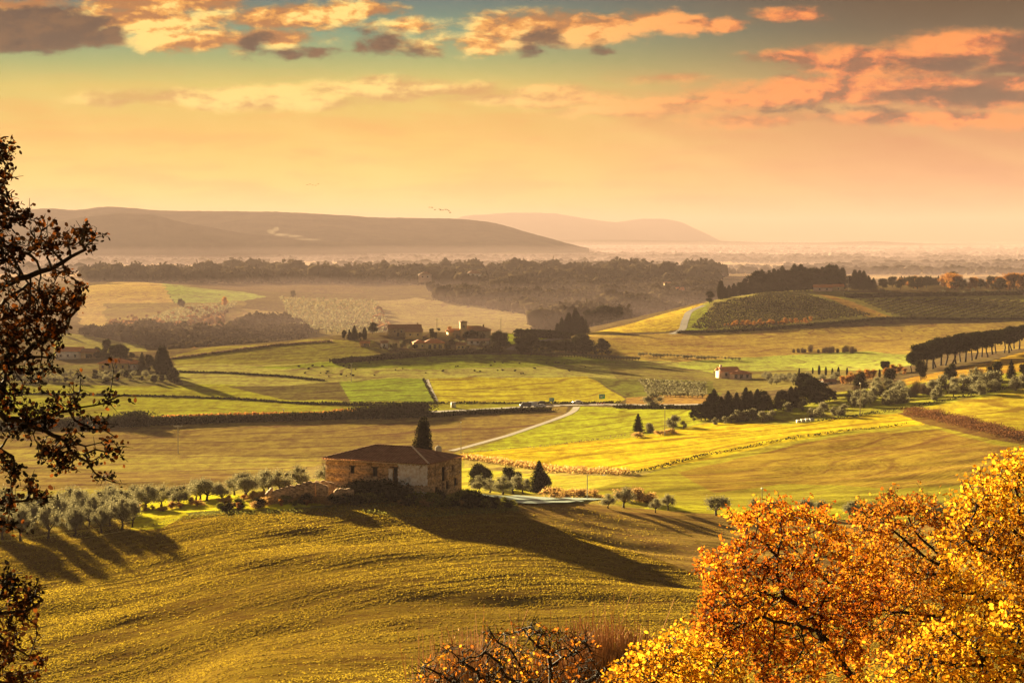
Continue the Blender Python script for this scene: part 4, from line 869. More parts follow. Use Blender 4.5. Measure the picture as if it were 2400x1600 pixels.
# vines on the hill: one mass of rows
def vines(label, poly, d0, d1, ang, gap, step):
    X, Y = np.meshgrid(np.arange(-100, 500, gap), np.arange(d0, d1, step)); X = X.ravel() + 0.0; Y = Y.ravel()
    cx, cy = 130, (d0 + d1) / 2; a = R(ang); X2 = cx + (X - cx) * math.cos(a) - (Y - cy) * math.sin(a); Y2 = cy + (X - cx) * math.sin(a) + (Y - cy) * math.cos(a)
    Z = H(X2, Y2); px, py = project(X2, Y2, Z); ok = in_poly(px, py, [(p * K, q * K) for p, q in poly]) & (Y2 > d0 - 20) & (Y2 < d1 + 30)
    P = np.stack([X2, Y2, Z + .8], -1)[ok]; q = np.repeat(np.arange(len(P)), 3); L = P[q] + rng.normal(size=(len(q), 3)) * (.25, .25, .3)
    V, Fc = leaf_cloud(L, 1.25, .8); o = link('vine_rows', mesh_np('vine_rows', [(V, Fc, 0, np.repeat(rng.random(len(q)), 4))], [M['vine']])); tag(o, label, 'vineyard', kind='stuff')
M['vine'] = leaf_mat('vine_leaves', (.045, .045, .02), (.12, .10, .045), .2, 0)
vines('vineyard rows covering the rounded hill under the dark wood', [(1585, 755), (1640, 700), (1760, 674), (1850, 676), (2000, 724), (1890, 737), (1700, 757)], 1260, 1480, 34, 6.6, 1.5)
vines('vineyard rows on the slope right of the rounded hill', [(1975, 690), (2400, 686), (2400, 728), (2050, 726)], 1260, 1560, -30, 7.5, 1.5)

# hedges and ditches
def hedge(label, pts, h, w, mat, s=1.0, dmin=60, dmax=29000, dens=1.0, ls=None, up=False, cat='hedge', name='hedge'):
    Q = [G(a * s, b * s, dmin, dmax)[:2] for a, b in pts]; P = []
    for a, b in zip(Q[:-1], Q[1:]):
        L = np.linalg.norm(b - a); n = int(L * dens * h * w * 6) + 4; u = rng.random(n)[:, None]; P.append(a + (b - a) * u)
    P = np.concatenate(P); n = len(P); hh = h * (.55 + .8 * fbm(P[:, 0] / 9, P[:, 1] / 9, 3, 8))
    P = P + rng.normal(size=(n, 2)) * w * .3; z = H(P[:, 0], P[:, 1]) + hh * rng.random(n) ** (1.0 if not up else .7)
    ls = ls or Q[0][1] / 900
    V, Fc = leaf_cloud(np.stack([P[:, 0], P[:, 1], z], -1), ls * (.6 + .8 * rng.random(n)), .6)
    return tag(link(name, mesh_np(name, [(V, Fc, 0, np.repeat(rng.random(n), 4))], [M[mat]])), label, cat)
M['redreed'] = leaf_mat('red_reeds', (.10, .045, .025), (.26, .12, .05), .3, 0)
hedge('long dark clipped hedge bordering the hamlet gardens', [(770, 838), (850, 832), (930, 826), (1000, 820), (1080, 817), (1150, 812)], 2.2, 4, 'cyp', K*.995, 880, 1180, 1.2)
hedge('dark hedge beside the pale lawn right of the hamlet', [(1190, 774), (1260, 776), (1300, 776)], 4, 6, 'cyp', K, 950, 1250, .8)
hedge('dark overgrown ditch hedge below the road on the left', [(-20, 982), (200, 978), (330, 976), (440, 972), (600, 967), (740, 962), (900, 958)], 2.6, 6, 'holm', K, 560, 820, 1.2)
hedge('low dark bank under the bend of the road', [(900, 960), (1000, 956), (1100, 950), (1200, 945), (1260, 943)], 1.6, 5, 'holm', K, 560, 820, 1.2)
hedge('taller dark bushes standing in the ditch hedge', [(250, 978), (330, 978)], 4.6, 8, 'holm', K, 560, 820, .9)
hedge('bushy dark tangle in the ditch hedge with bare sticks', [(820, 958), (900, 955), (980, 950)], 4.2, 7, 'holm', K, 560, 820, .9)
hedge('orange dry reeds along the upper side of the ditch hedge', [(330, 968), (520, 960), (700, 958), (860, 948), (930, 940)], 1.8, 3, 'autumn', K, 600, 860, 1.0)
hedge('thin dark ditch line across the lime green field', [(0, 905), (250, 908), (420, 912), (560, 918), (700, 928), (900, 932)], .5, 3, 'cyp', K, 640, 950, 1.5)
hedge('dark ditch line under the pale meadow', [(400, 854), (520, 857), (640, 864), (740, 874)], .5, 3, 'cyp', K, 800, 1100, 1.4)
hedge('dark edge between the ploughed strip and the lime field', [(640, 925), (800, 926), (1000, 926), (1200, 926), (1420, 924)], .5, 2, 'holm', K, 680, 900, 1.2)
hedge('dark edge along the right side of the striped green field', [(972, 870), (985, 895), (1000, 924)], .25, .8, 'holm', K, 700, 1000, 1.2)
hedge('dark ditch curving under the vineyard hill', [(1560, 765), (1650, 763), (1760, 756), (1900, 745), (2030, 733), (2200, 734), (2400, 733)], 1.2, 4, 'holm', K, 1200, 1420, 1.2)
hedge('tan reeds along the ditch in the bright valley', [(1060, 1052), (1150, 1062), (1250, 1078), (1340, 1086), (1440, 1090)], 1.5, 4, 'reed', K, 420, 650, 1.0, .4, True)
hedge('dark ditch line climbing the yellow slope', [(1440, 1090), (1520, 1072), (1620, 1045), (1750, 1020), (1850, 1003), (2000, 985), (2080, 975)], .7, 1.6, 'holm', K, 420, 760, 1.6, .35)
hedge('red-brown reed strip slanting down the right slope', [(2090, 948), (2160, 962), (2250, 985), (2330, 1005), (2420, 1022)], 2.0, 5, 'redreed', K, 420, 760, 3.0, .28, True)
hedge('thin dark line below the shrub slope', [(1880, 968), (2000, 950), (2150, 925), (2300, 895), (2420, 880)], .8, 2, 'holm', K, 480, 760, 1.3, .4)
hedge('thin dry furrow line between the lime and yellow fields', [(1060, 1040), (1250, 1025), (1400, 1005), (1500, 990)], .4, 1.2, 'bare', K, 480, 760, 1.2, .35)
hedge('pale dirt edge along the road to the right', [(1420, 935), (1500, 938), (1640, 938), (1700, 935)], 1.2, 4, 'holm', K, 600, 860, 1.2)
hedge('dark terrace line right of the vineyard hill', [(1950, 684), (2100, 680), (2400, 676)], 2.2, 6, 'holm', K, 1300, 1700, 1.0)
hedge('bare brown hedge along the ridge left of the hamlet', [(390, 825), (520, 808), (640, 793), (760, 785)], .9, 3, 'bare', K, 900, 1200, .8)
hedge('weedy verge along the top of the near field', [(330, 1212), (390, 1200), (450, 1186), (600, 1180), (760, 1176), (900, 1185), (1000, 1184), (1100, 1180), (1180, 1172)], .6, 2.5, 'grassy', K, 280, 400, 2.0, .2)

ONES = ['', 'first', 'second', 'third', 'fourth', 'fifth', 'sixth', 'seventh', 'eighth', 'ninth', 'tenth', 'eleventh', 'twelfth', 'thirteenth', 'fourteenth', 'fifteenth', 'sixteenth', 'seventeenth', 'eighteenth', 'nineteenth']
def ordw(n):
    if n < 20: return ONES[n]
    t, o = divmod(n, 10); return (['', '', 'twentieth', 'thirtieth', 'fortieth', 'fiftieth', 'sixtieth', 'seventieth', 'eightieth', 'ninetieth'][t] if o == 0 else ['', '', 'twenty', 'thirty', 'forty', 'fifty', 'sixty', 'seventy', 'eighty', 'ninety'][t] + '-' + ONES[o])
def number_group(group, text):
    L = [o for o in bpy.data.objects if o.get('group') == group and o.parent is None]; L.sort(key=lambda o: o.location.x / o.location.y)
    for i, o in enumerate(L): o['label'] = text % ordw(i + 1)
#==PART3== buildings
def stone_mat(name, c1, c2, mort, sc_=2.2, plaster=None):
    m_, T, out = new_mat(name); b = T.n.new('ShaderNodeBsdfPrincipled'); T.l.new(b.outputs[0], out.inputs[0])
    tc = T.n.new('ShaderNodeTexCoord').outputs['Object']
    vo = T.n.new('ShaderNodeTexVoronoi'); vo.feature = 'DISTANCE_TO_EDGE'; T.l.new(T.v('MULTIPLY', tc, (1, 1, 1.8)), vo.inputs['Vector']); vo.inputs['Scale'].default_value = sc_
    v2 = T.n.new('ShaderNodeTexVoronoi'); T.l.new(T.v('MULTIPLY', tc, (1, 1, 1.8)), v2.inputs['Vector']); v2.inputs['Scale'].default_value = sc_
    n = T.noise(tc, .55, 5, .65); st = T.noise(tc, 2.5, 4, .7)
    k = T.m('ADD', T.m('MULTIPLY', T.sep(v2.outputs['Color'])[0], .5), T.m('MULTIPLY', n, .6))
    c = T.mix(T.sm(k, .25, .85), c1, c2); c = T.mix(T.sm(vo.outputs[0], .0, .07, .8, 0.), c, mort); c = T.mix(T.sm(st, .55, .8, 0, .5), c, c1)
    T.l.new(c, b.inputs['Base Color']); b.inputs['Roughness'].default_value = .95; b.inputs['Specular IOR Level'].default_value = .1
    bp = T.n.new('ShaderNodeBump'); bp.inputs['Strength'].default_value = .6; bp.inputs['Distance'].default_value = .06; T.l.new(vo.outputs[0], bp.inputs['Height']); T.l.new(bp.outputs[0], b.inputs['Normal'])
    return m_
def tile_mat(name, c1, c2, pitch=.30):
    m_, T, out = new_mat(name); b = T.n.new('ShaderNodeBsdfPrincipled'); T.l.new(b.outputs[0], out.inputs[0])
    tc = T.n.new('ShaderNodeTexCoord').outputs['Object']
    n = T.noise(tc, .8, 6, .7); n2 = T.noise(tc, 5.0, 3, .7)
    w = T.n.new('ShaderNodeTexWave'); w.inputs['Scale'].default_value = 1 / pitch / 3; T.l.new(tc, w.inputs['Vector']); w.inputs['Distortion'].default_value = .6
    c = T.mix(T.sm(T.m('ADD', T.m('MULTIPLY', n, .6), T.m('MULTIPLY', n2, .4)), .3, .7), c1, c2); c = T.mix(T.m('MULTIPLY', T.sm(w.outputs['Fac'], 0, .35, 1, 0), .5), c, tuple(x * .35 for x in c1))
    T.l.new(c, b.inputs['Base Color']); b.inputs['Roughness'].default_value = .9; b.inputs['Specular IOR Level'].default_value = .15
    bp = T.n.new('ShaderNodeBump'); bp.inputs['Strength'].default_value = .7; bp.inputs['Distance'].default_value = .06; T.l.new(w.outputs['Fac'], bp.inputs['Height']); T.l.new(bp.outputs[0], b.inputs['Normal'])
    return m_
M['rubble'] = stone_mat('rubble_stone', (.20, .115, .06), (.66, .42, .22), (.50, .36, .22))
M['oldroof'] = tile_mat('old_roof_tiles', (.15, .06, .03), (.44, .20, .10), .6)
M['oldroof_red'] = M['oldroof']
M['plaster'] = surf_mat('flaking_white_plaster', (.66, .54, .44), (.95, .92, .89), 1.6, .95, .3, 6)
M['cap'] = surf_mat('sunlit_hip_and_eave', (.55, .42, .28), (.80, .66, .46), 4)  # pale yellow paints sunlight onto the near hip; eave board shares it
M['dark'] = surf_mat('painted_interior_shade', (.010, .008, .006), (.02, .015, .01), 2, 1, 0)  # near-black colour painted as the shade inside the farmhouse openings
M['ochre'] = surf_mat('ochre_render', (.60, .42, .20), (.76, .56, .30), .7)
M['yellowwall'] = surf_mat('yellow_render', (.74, .54, .20), (.84, .66, .32), .7)
M['pinkwall'] = surf_mat('pink_render', (.66, .44, .34), (.82, .60, .48), .7)
M['whitewall'] = surf_mat('white_render', (.74, .68, .60), (.86, .80, .72), .7)
M['stonewall'] = surf_mat('stone_wall', (.30, .22, .13), (.54, .40, .24), 1.5)
M['redroof'] = tile_mat('red_roof_tiles', (.70, .22, .07), (.88, .36, .14))
M['brownroof'] = tile_mat('brown_roof_tiles', (.34, .16, .08), (.54, .28, .14))
M['glass'] = surf_mat('dark_glass', (.02, .022, .025), (.04, .045, .05), 1, .15, 0, 1, .5)
def wallbox(Lx, h, op, t=.45):
    """wall in the x-z plane with its face at y=0, openings (x0,x1,z0,z1) left open"""
    xs = sorted({0, Lx} | {a for o in op for a in o[:2]}); zs = sorted({0, h} | {a for o in op for a in o[2:4]}); ch = []
    for a, b in zip(xs[:-1], xs[1:]):
        for c, d in zip(zs[:-1], zs[1:]):
            mx, mz = (a + b) / 2, (c + d) / 2
            if any(o[0] < mx < o[1] and o[2] < mz < o[3] for o in op): continue
            ch.append(box(a, b, 0, t, c, d))
    return ch
def xf(ch, rz, dx, dy, dz=0):
    c, s = math.cos(rz), math.sin(rz); out = []
    for V, Fc in ch: V = np.array(V); out.append((np.stack([V[:, 0] * c - V[:, 1] * s + dx, V[:, 0] * s + V[:, 1] * c + dy, V[:, 2] + dz], -1), Fc))
    return out
def ch0(ch, mi=0): return [(V, Fc, mi, .5) for V, Fc in ch]
def slab(quad, t):
    """a thick roof slope from 3 or 4 top points"""
    q = np.array(quad, float); n = len(q); V = np.concatenate([q, q - (0, 0, t)])
    Fs = [(list(range(n)))], [list(range(2 * n - 1, n - 1, -1))]
    sd = [(i, i + n, (i + 1) % n + n, (i + 1) % n) for i in range(n)]
    return [(V, np.array([list(range(n))]), 0, .5), (V, np.array([list(range(2 * n - 1, n - 1, -1))]), 0, .5), (V, np.array(sd), 0, .5)]
# --- the ruined farmhouse
TH = R(25); L_, W_, HH = 21.2, 13.5, 6.5
cx, cy = (1002 - 1200) / F * 340, 340.0
ox, oy = cx - L_ * math.cos(TH), cy + L_ * math.sin(TH); oz = CZ - 46.9
fh = empty('farmhouse', (ox, oy, oz), -TH, 'abandoned brown stone farmhouse with a low tiled roof and one white plastered wall patch', 'farmhouse')
fo = [(5.2, 6.1, 3.9, 5.2), (9.8, 10.9, 3.6, 5.2), (14.1, 15.05, 2.4, 5.4)]
so = [(2.2, 3.0, 3.9, 5.2), (5.0, 6.6, 2.6, 5.3), (9.0, 9.9, 4.0, 5.2), (2.4, 3.6, .6, 2.0), (5.1, 5.9, 0, 2.4), (6.7, 7.9, 1.0, 2.5), (10.0, 11.4, 1.2, 2.7)]
W1 = ch0(wallbox(L_, HH, fo)) + ch0(xf(wallbox(W_ - .9, HH, so), math.pi / 2, L_ , .45)) + ch0(xf(wallbox(L_, HH, [(5, 6, 3.6, 5)]), 0, 0, W_ - .45)) + ch0(xf(wallbox(W_ - .9, HH, []), math.pi / 2, .45, .45))
fw = link('wall', mesh_np('wall', W1 + ch0([box(.45, L_ - .45, .45, W_ - .45, -1.2, -.0)]) + ch0([box(0, L_, 0, W_, -1.8, -1.2)]), [M['rubble']]), fh)
o_ = .45; zr = HH + 2.05; e0, e1, g0, g1 = -o_, L_ + o_, -o_, W_ + o_; ra, rb, rm = W_ / 2, L_ - W_ / 2, W_ / 2; ze = HH + .02
roof = slab([(e0, g0, ze), (e1, g0, ze), (rb, rm, zr), (ra, rm, zr)], .16) + slab([(e1, g1, ze), (e0, g1, ze), (ra, rm, zr), (rb, rm, zr)], .16) + slab([(e1, g0, ze), (e1, g1, ze), (rb, rm, zr)], .16) + slab([(e0, g1, ze), (e0, g0, ze), (ra, rm, zr)], .16)
rf = link('roof', mesh_np('roof', roof, [M['oldroof']]), fh)
capc = []
for a, b, r_ in [((rb, rm, zr), (e1, g0, ze), .17)]: capc.append(tube([np.array(a) + (0, 0, .05), np.array(b) + (0, 0, .05)], r_, 6) + (0, .5))
link('hip_cap', mesh_np('hip_cap', capc, [M['cap']]), rf)
capc = [tube([(ra, rm, zr + .03), (rb, rm, zr + .03)], .14, 6) + (0, .5), tube([(ra, rm, zr + .03), (e0, g0, ze + .03)], .13, 6) + (0, .5)]
link('ridge_cap', mesh_np('ridge_cap', capc, [M['oldroof']]), rf)
def ragged(x0, x1, z0, z1, y, jag, n=26, seed=0, t=.04):
    r = np.random.default_rng(seed); P = []
    for k in range(n): P.append((x0 + (x1 - x0) * k / n, z0 + r.normal() * jag))
    for k in range(n): P.append((x1 + r.normal() * jag * .4, z0 + (z1 - z0) * k / n))
    for k in range(n): P.append((x1 - (x1 - x0) * k / n, z1 + r.normal() * jag * .6))
    for k in range(n): P.append((x0 + r.normal() * jag * .6, z1 - (z1 - z0) * k / n))
    P = np.array(P); m_ = len(P); c = P.mean(0)
    V = np.concatenate([np.stack([P[:, 0], np.full(m_, y - t), P[:, 1]], -1), np.stack([P[:, 0], np.full(m_, y + .02), P[:, 1]], -1), [[c[0], y - t, c[1]]]])
    tri = np.array([(i, (i + 1) % m_, 2 * m_) for i in range(m_)]); qd = np.array([(i, i + m_, (i + 1) % m_ + m_, (i + 1) % m_) for i in range(m_)])
    return [(V, tri, 0, .5), (V, qd, 0, .5)]
link('plaster', mesh_np('plaster', ragged(15.15, L_ - .1, 2.5, 6.15, 0, .16, seed=3), [M['plaster']]), fw)
link('plaster', mesh_np('plaster', ragged(17.6, L_ - .15, .75, 1.35, 0, .10, seed=5), [M['plaster']]), fw)
link('plaster', mesh_np('plaster', ragged(13.2, 14.0, 3.1, 5.2, 0, .10, seed=6), [M['plaster']]), fw)
for o in fo:
    lt = link('lintel', mesh_np('lintel', ch0([box(o[0] - .2, o[1] + .2, -.03, .2, o[3] + .002, o[3] + .22)]), [M['bark']]), fw)
dd = link('door', mesh_np('door', ch0([box(14.55, 14.93, .2, .27, 2.62, 5.2)]), [M['bark_dark']]), fh)
for o in fo: link('window', mesh_np('window', ch0([box(o[0] + .02, o[1] - .02, .32, .38, o[2] + .02, o[3] - .02)]), [M['dark']]), fh)  # near-black boards added as the shade inside the empty openings
for o in so: link('window', mesh_np('window', ch0(xf([box(o[0] + .02, o[1] - .02, .32, .38, o[2] + .02, o[3] - .02)], math.pi / 2, L_, .45)), [M['dark']]), fh)  # same added shade boards in the side wall openings
# chimney stub and eave board
link('eave', mesh_np('eave', ch0([box(-.35, L_ + .35, -.36, -.30, HH - .28, HH - .14), ]), [M['cap']]), rf)
# --- tumbledown walls in front-left
def ruin_wall(pts, base_d, tops, t=.5, parent=None, name='wall', seed=0):
    """ragged stone wall between picture columns"""
    n = 40; xs = np.linspace(pts[0], pts[1], n); dd_ = np.linspace(base_d[0], base_d[1], n); tp = np.interp(xs, [a for a, _ in tops], [b for _, b in tops])
    tp = tp + 2.2 * (fbm(xs / 6, xs * 0 + seed, 3, seed) - .5) * 3
    F1 = np.array([P3(a, b, d) for a, b, d in zip(xs, tp, dd_)]); B1 = F1.copy(); B1[:, 2] = H(F1[:, 0], F1[:, 1]) - .4
    dr = np.gradient(F1[:, :2], axis=0); dr /= np.linalg.norm(dr, axis=1)[:, None]; N = np.stack([-dr[:, 1], dr[:, 0], dr[:, 0] * 0], -1) * t
    V = np.concatenate([B1, F1, F1 + N, B1 + N]); q = []
    for i in range(n - 1):
        for a, b in ((0, 1), (1, 2), (2, 3), (3, 0)): q.append((a * n + i, a * n + i + 1, b * n + i + 1, b * n + i))
    q += [(0, n, 2 * n, 3 * n), (n - 1, 4 * n - 1, 3 * n - 1, 2 * n - 1)]
    V = V - np.array(parent.location); return link(name, mesh_np(name, [(V, np.array(q), 0, .5)], [M['rubble']]), parent)
g = np.array([(700 - 1200) / F * 339, 339, gz((700 - 1200) / F * 339, 339)])
rw = empty('ruined_outbuilding', g, 0, 'roofless tumbledown stone outbuilding left of the farmhouse, its walls broken and bushy', 'ruin')
ruin_wall((627, 738), (339, 337), [(627, 1160), (640, 1148), (665, 1142), (700, 1134), (725, 1128), (738, 1130)], parent=rw, seed=1)
ruin_wall((740, 768), (336.5, 336.0), [(738, 1128), (768, 1140)], parent=rw, seed=2)
ruin_wall((784, 830), (335.8, 337), [(784, 1150), (800, 1142), (830, 1148)], parent=rw, seed=3)
ruin_wall((738, 830), (344, 345), [(738, 1126), (760, 1128), (800, 1133), (830, 1138)], parent=rw, seed=4)
ruin_wall((627, 640), (339, 345), [(627, 1158), (640, 1143)], parent=rw, seed=5)
# brush round the farmhouse
def bush_at(kind, px, d, h, label, group=None, w=1.0, dz=0.):
    return plant(kind, (px - 1200) / F * d, d, h, label, group, w, dz=dz)
bush_at('bramble', 905, 338.2, 3.3, 'big dark ivy hump against the farmhouse front under the white plaster', None, 1.6)
bush_at('bramble', 945, 338.0, 2.1, 'dark ivy mound below the white plastered corner of the farmhouse', None, 1.5)
bush_at('bramble', 870, 341.5, 2.9, 'tall ivy bush climbing the farmhouse wall below its windows', None, 1.4)
bush_at('bramble', 838, 342.5, 2.8, 'ivy bush between the farmhouse wall and the roofless ruin', None, 1.4)
for i in range(34):
    px = rng.uniform(800, 1085); d = rng.uniform(332.0, 336.8) if px < 990 else rng.uniform(331.5, 336.5)
    bush_at(['weed_bush', 'weed_bush', 'bramble', 'reed_clump'][rng.integers(4)], px, d, rng.uniform(.9, 1.9), 'weedy bush on the rough bank in front of the farmhouse', 'weeds on the bank before the farmhouse', 1.2)
for i in range(34):
    px = rng.uniform(490, 800); d = rng.uniform(333, 338)
    bush_at(['weed_bush', 'bramble', 'autumn_tree', 'reed_clump'][rng.integers(4)], px, d, rng.uniform(.8, 1.6), 'weed or bramble in front of the tumbledown walls', 'weeds before the tumbledown walls', 1.3)
for i in range(26):
    u = rng.random(); px = 1085 + 118 * u; d = rng.uniform(333, 343)
    bush_at('bramble' if rng.random() < .6 else 'weed_bush', px, d, 1.5 - .9 * u + rng.random() * .3, 'dark bramble on the tapering bank right of the farmhouse', 'brambles right of the farmhouse', 1.3)
for i in range(26):
    px = rng.uniform(300, 640); d = rng.uniform(349, 356)
    bush_at('reed_clump' if rng.random() < .6 else 'autumn_tree', px, d, rng.uniform(.8, 1.5), 'orange dry grass clump behind the bright strip left of the ruin', 'orange clumps left of the ruin', 1.4)
bush_at('cypress', 986, 357.5, 13.4, 'single dark cypress rising behind the farmhouse roof', None, .86)
bush_at('cypress', 993, 358.5, 9.0, 'short dark cypress shoot right of the single tall cypress', None, .8)

def roof_parts(Lx, Wy, h, rise, typ, o_=.5, t=.22):
    e0, e1, g0, g1 = -Lx / 2 - o_, Lx / 2 + o_, -Wy / 2 - o_, Wy / 2 + o_
    if typ == 'gable': A, B = (e0, 0, h + rise), (e1, 0, h + rise); return slab([(e0, g0, h - .1), (e1, g0, h - .1), B, A], t) + slab([(e1, g1, h - .1), (e0, g1, h - .1), A, B], t)
    if typ == 'shed': return slab([(e0, g0, h - .1), (e1, g0, h - .1), (e1, g1, h + rise), (e0, g1, h + rise)], t)
    k = min(Lx, Wy) / 2; A, B = (-(Lx / 2 - k) - 1e-3, 0, h + rise), (Lx / 2 - k + 1e-3, 0, h + rise)
    return slab([(e0, g0, h), (e1, g0, h), B, A], t) + slab([(e1, g1, h), (e0, g1, h), A, B], t) + slab([(e1, g0, h), (e1, g1, h), B], t) + slab([(e0, g1, h), (e0, g0, h), A], t)
def house(name, label, px0, px1, pb, h, rise, deep, rot, wall, roofm, typ='gable', wins=(), chim=(), door=None, s=1.0, dmin=700, dmax=2600, cat='house', d=None, group=None, dz=0.):
    pm = (px0 + px1) / 2 * s; g = G(pm, pb * s, dmin, dmax)
    if d: g = np.array([(pm - 1200) / F * d, d, gz((pm - 1200) / F * d, d)])
    Lx = (px1 - px0) * s * g[1] / F / max(.5, math.cos(rot)); Wy = deep
    e = empty(name, (g[0], g[1] + Wy / 2, g[2] + dz), rot, label, cat, group)
    wm = ch0([box(-Lx / 2, Lx / 2, -Wy / 2, Wy / 2, -1.5, h)])
    if typ == 'gable':
        V = np.array([(x, y, z) for x in (-Lx / 2, Lx / 2) for y, z in ((-Wy / 2, h), (Wy / 2, h), (0, h + rise))], float); wm.append((V, np.array([(0, 2, 1), (3, 4, 5)]), 0, .5)); wm.append((V, np.array([(0, 3, 5, 2), (1, 2, 5, 4)]), 0, .5)) if False else None
        wm = [w for w in wm if w is not None]
    w_ = link('wall', mesh_np('wall', wm, [M[wall]]), e)
    r_ = link('roof', mesh_np('roof', roof_parts(Lx, Wy, h, rise, typ), [M[roofm]]), e)
    for u, z, ww, hh in wins:
        wn = link('window', mesh_np('window', ch0([box(u * Lx - ww / 2, u * Lx + ww / 2, -Wy / 2 - .05, -Wy / 2 + .1, z, z + hh)]), [M['glass']]), e)
    for yv, z, ww, hh in (door or ()):
        link('window', mesh_np('window', ch0([box(-Lx / 2 - .05, -Lx / 2 + .1, yv - ww / 2, yv + ww / 2, z, z + hh)]), [M['glass']]), e)
    for u, v, hh in chim:
        z0 = h + rise * (1 - abs(v) * 2) - .4; link('chimney', mesh_np('chimney', ch0([box(u * Lx - .45, u * Lx + .45, v * Wy - .4, v * Wy + .4, z0, z0 + hh + .4), box(u * Lx - .55, u * Lx + .55, v * Wy - .5, v * Wy + .5, z0 + hh + .402, z0 + hh + .55)]), [M[wall]]), r_)
    return e, Lx
W3 = [(-.33, 1.0, 1.1, 1.4), (-.1, 1.0, 1.1, 1.4), (.12, 1.0, 1.1, 1.4), (.34, 1.0, 1.1, 1.4)]
c5p = lambda x, y: c5(x, y)
# pink house: two joined gabled wings
a, b = c5(485, 855); c_, _ = c5(600, 855)
house('farmhouse', 'pink rendered house with red tiled roof and a chimney, alone on the green flat', c5(487, 0)[0], c5(598, 0)[0], c5(0, 852)[1], 3.5, 1.7, 8.5, R(14), 'pinkwall', 'redroof', 'gable', [(-.25, 1.2, 1.2, 1.3), (.2, 1.2, 1.2, 1.3)], [(-.46, -.2, 1.6)], dmin=600)
house('house_wing', 'low hip-roofed pink annexe on the right side of the pink house', c5(560, 0)[0], c5(682, 0)[0], c5(0, 858)[1], 2.7, 1.3, 7, R(4), 'pinkwall', 'redroof', 'hip', [(-.3, .5, 1.3, 1.7), (-.02, .5, 1.3, 1.7), (.28, .5, 1.3, 1.7)], dmin=600, cat='annexe')
# hamlet
house('barn', 'long old stone barn with a brown tiled roof at the left of the hamlet', c4(612, 0)[0], c4(838, 0)[0], c4(0, 676)[1], 5.4, 1.9, 9, R(6), 'stonewall', 'brownroof', 'gable', [(-.3, 2.8, .9, 1.1), (-.1, 2.8, .9, 1.1), (.15, 2.8, .9, 1.1), (-.2, .3, 1.5, 2.2)], [(.4, .1, 1.2)], dmin=900, dmax=1180, cat='barn')
house('house', 'ochre cottage attached in front of the right end of the long barn', c4(735, 0)[0], c4(850, 0)[0], c4(0, 690)[1], 4.4, 1.4, 6, R(0), 'yellowwall', 'brownroof', 'shed', [(-.2, 2, .9, 1.2), (.25, 2, .9, 1.2)], dmin=900, dmax=1180)
house('house', 'yellow house with bright orange-red roof and arched porch in the hamlet', c4(788, 0)[0], c4(870, 0)[0], c4(0, 757)[1], 3.4, 1.8, 8, R(8), 'yellowwall', 'redroof', 'hip', [(-.25, 1, 1, 1.3), (.2, 1, 1, 1.3)], dmin=900, dmax=1180)
house('house', 'second yellow house, joined right of the orange-red roofed one, with porch arches', c4(858, 0)[0], c4(1000, 0)[0], c4(0, 757)[1], 3.4, 2.0, 8, R(4), 'yellowwall', 'redroof', 'hip', [(-.2, .2, 1.6, 2.2), (.05, .2, 1.6, 2.2), (.3, .2, 1.6, 2.2)], dmin=900, dmax=1180)
house('house', 'large villa with wide brown roof below the square tower in the hamlet', c4(1075, 0)[0], c4(1320, 0)[0], c4(0, 690)[1], 5.0, 2.6, 12, R(-5), 'stonewall', 'brownroof', 'hip', [(-.3, 2.8, 1, 1.2), (-.1, 2.8, 1, 1.2), (.12, 2.8, 1, 1.2), (.32, 2.8, 1, 1.2)], [(.3, .1, 1.2)], dmin=900, dmax=1180)
house('tower', 'square reddish tower with a low flat roof above the hamlet villa', c4(1112, 0)[0], c4(1155, 0)[0], c4(0, 690)[1], 9.0, .5, 4, R(10), 'ochre', 'brownroof', 'hip', [(0, 5.4, .9, 1.6)], dmin=900, dmax=1180, cat='tower', dz=1.2)
house('house', 'ochre house with a sunlit wall left of the hamlet tower', c4(1030, 0)[0], c4(1100, 0)[0], c4(0, 680)[1], 3.6, 1.6, 7, R(20), 'yellowwall', 'redroof', 'gable', [(-.1, 1.6, .9, 1.1), (.25, 1.6, .9, 1.1)], dmin=900, dmax=1180)
house('house', 'small yellow house under the trees below the hamlet villa', c4(1085, 0)[0], c4(1150, 0)[0], c4(0, 765)[1], 3, 1.2, 6, R(0), 'yellowwall', 'brownroof', 'gable', [(-.2, 1, .9, 1.1), (.2, 1, .9, 1.1)], dmin=900, dmax=1180)
house('shed', 'long low grey-roofed shed right of centre in the hamlet', c4(1165, 0)[0], c4(1310, 0)[0], c4(0, 728)[1], 2.4, .9, 6, R(-3), 'whitewall', 'brownroof', 'shed', [(-.3, .6, 1.4, 1.4), (0, .6, 1.4, 1.4), (.3, .6, 1.4, 1.4)], dmin=900, dmax=1180, cat='shed')
house('house', 'small white house among olives at the left end of the hamlet', c4(565, 0)[0], c4(612, 0)[0], c4(0, 750)[1], 3, 1.2, 5, R(5), 'whitewall', 'brownroof', 'gable', [(0, 1, .9, 1.1)], dmin=900, dmax=1180)
house('shed', 'tiny dark red shed by the meadow left of the hamlet', c4(425, 0)[0], c4(485, 0)[0], c4(0, 742)[1], 2.2, .9, 4, R(0), 'stonewall', 'redroof', 'gable', [(0, .5, 1.2, 1.4)], dmin=900, dmax=1180, cat='shed')
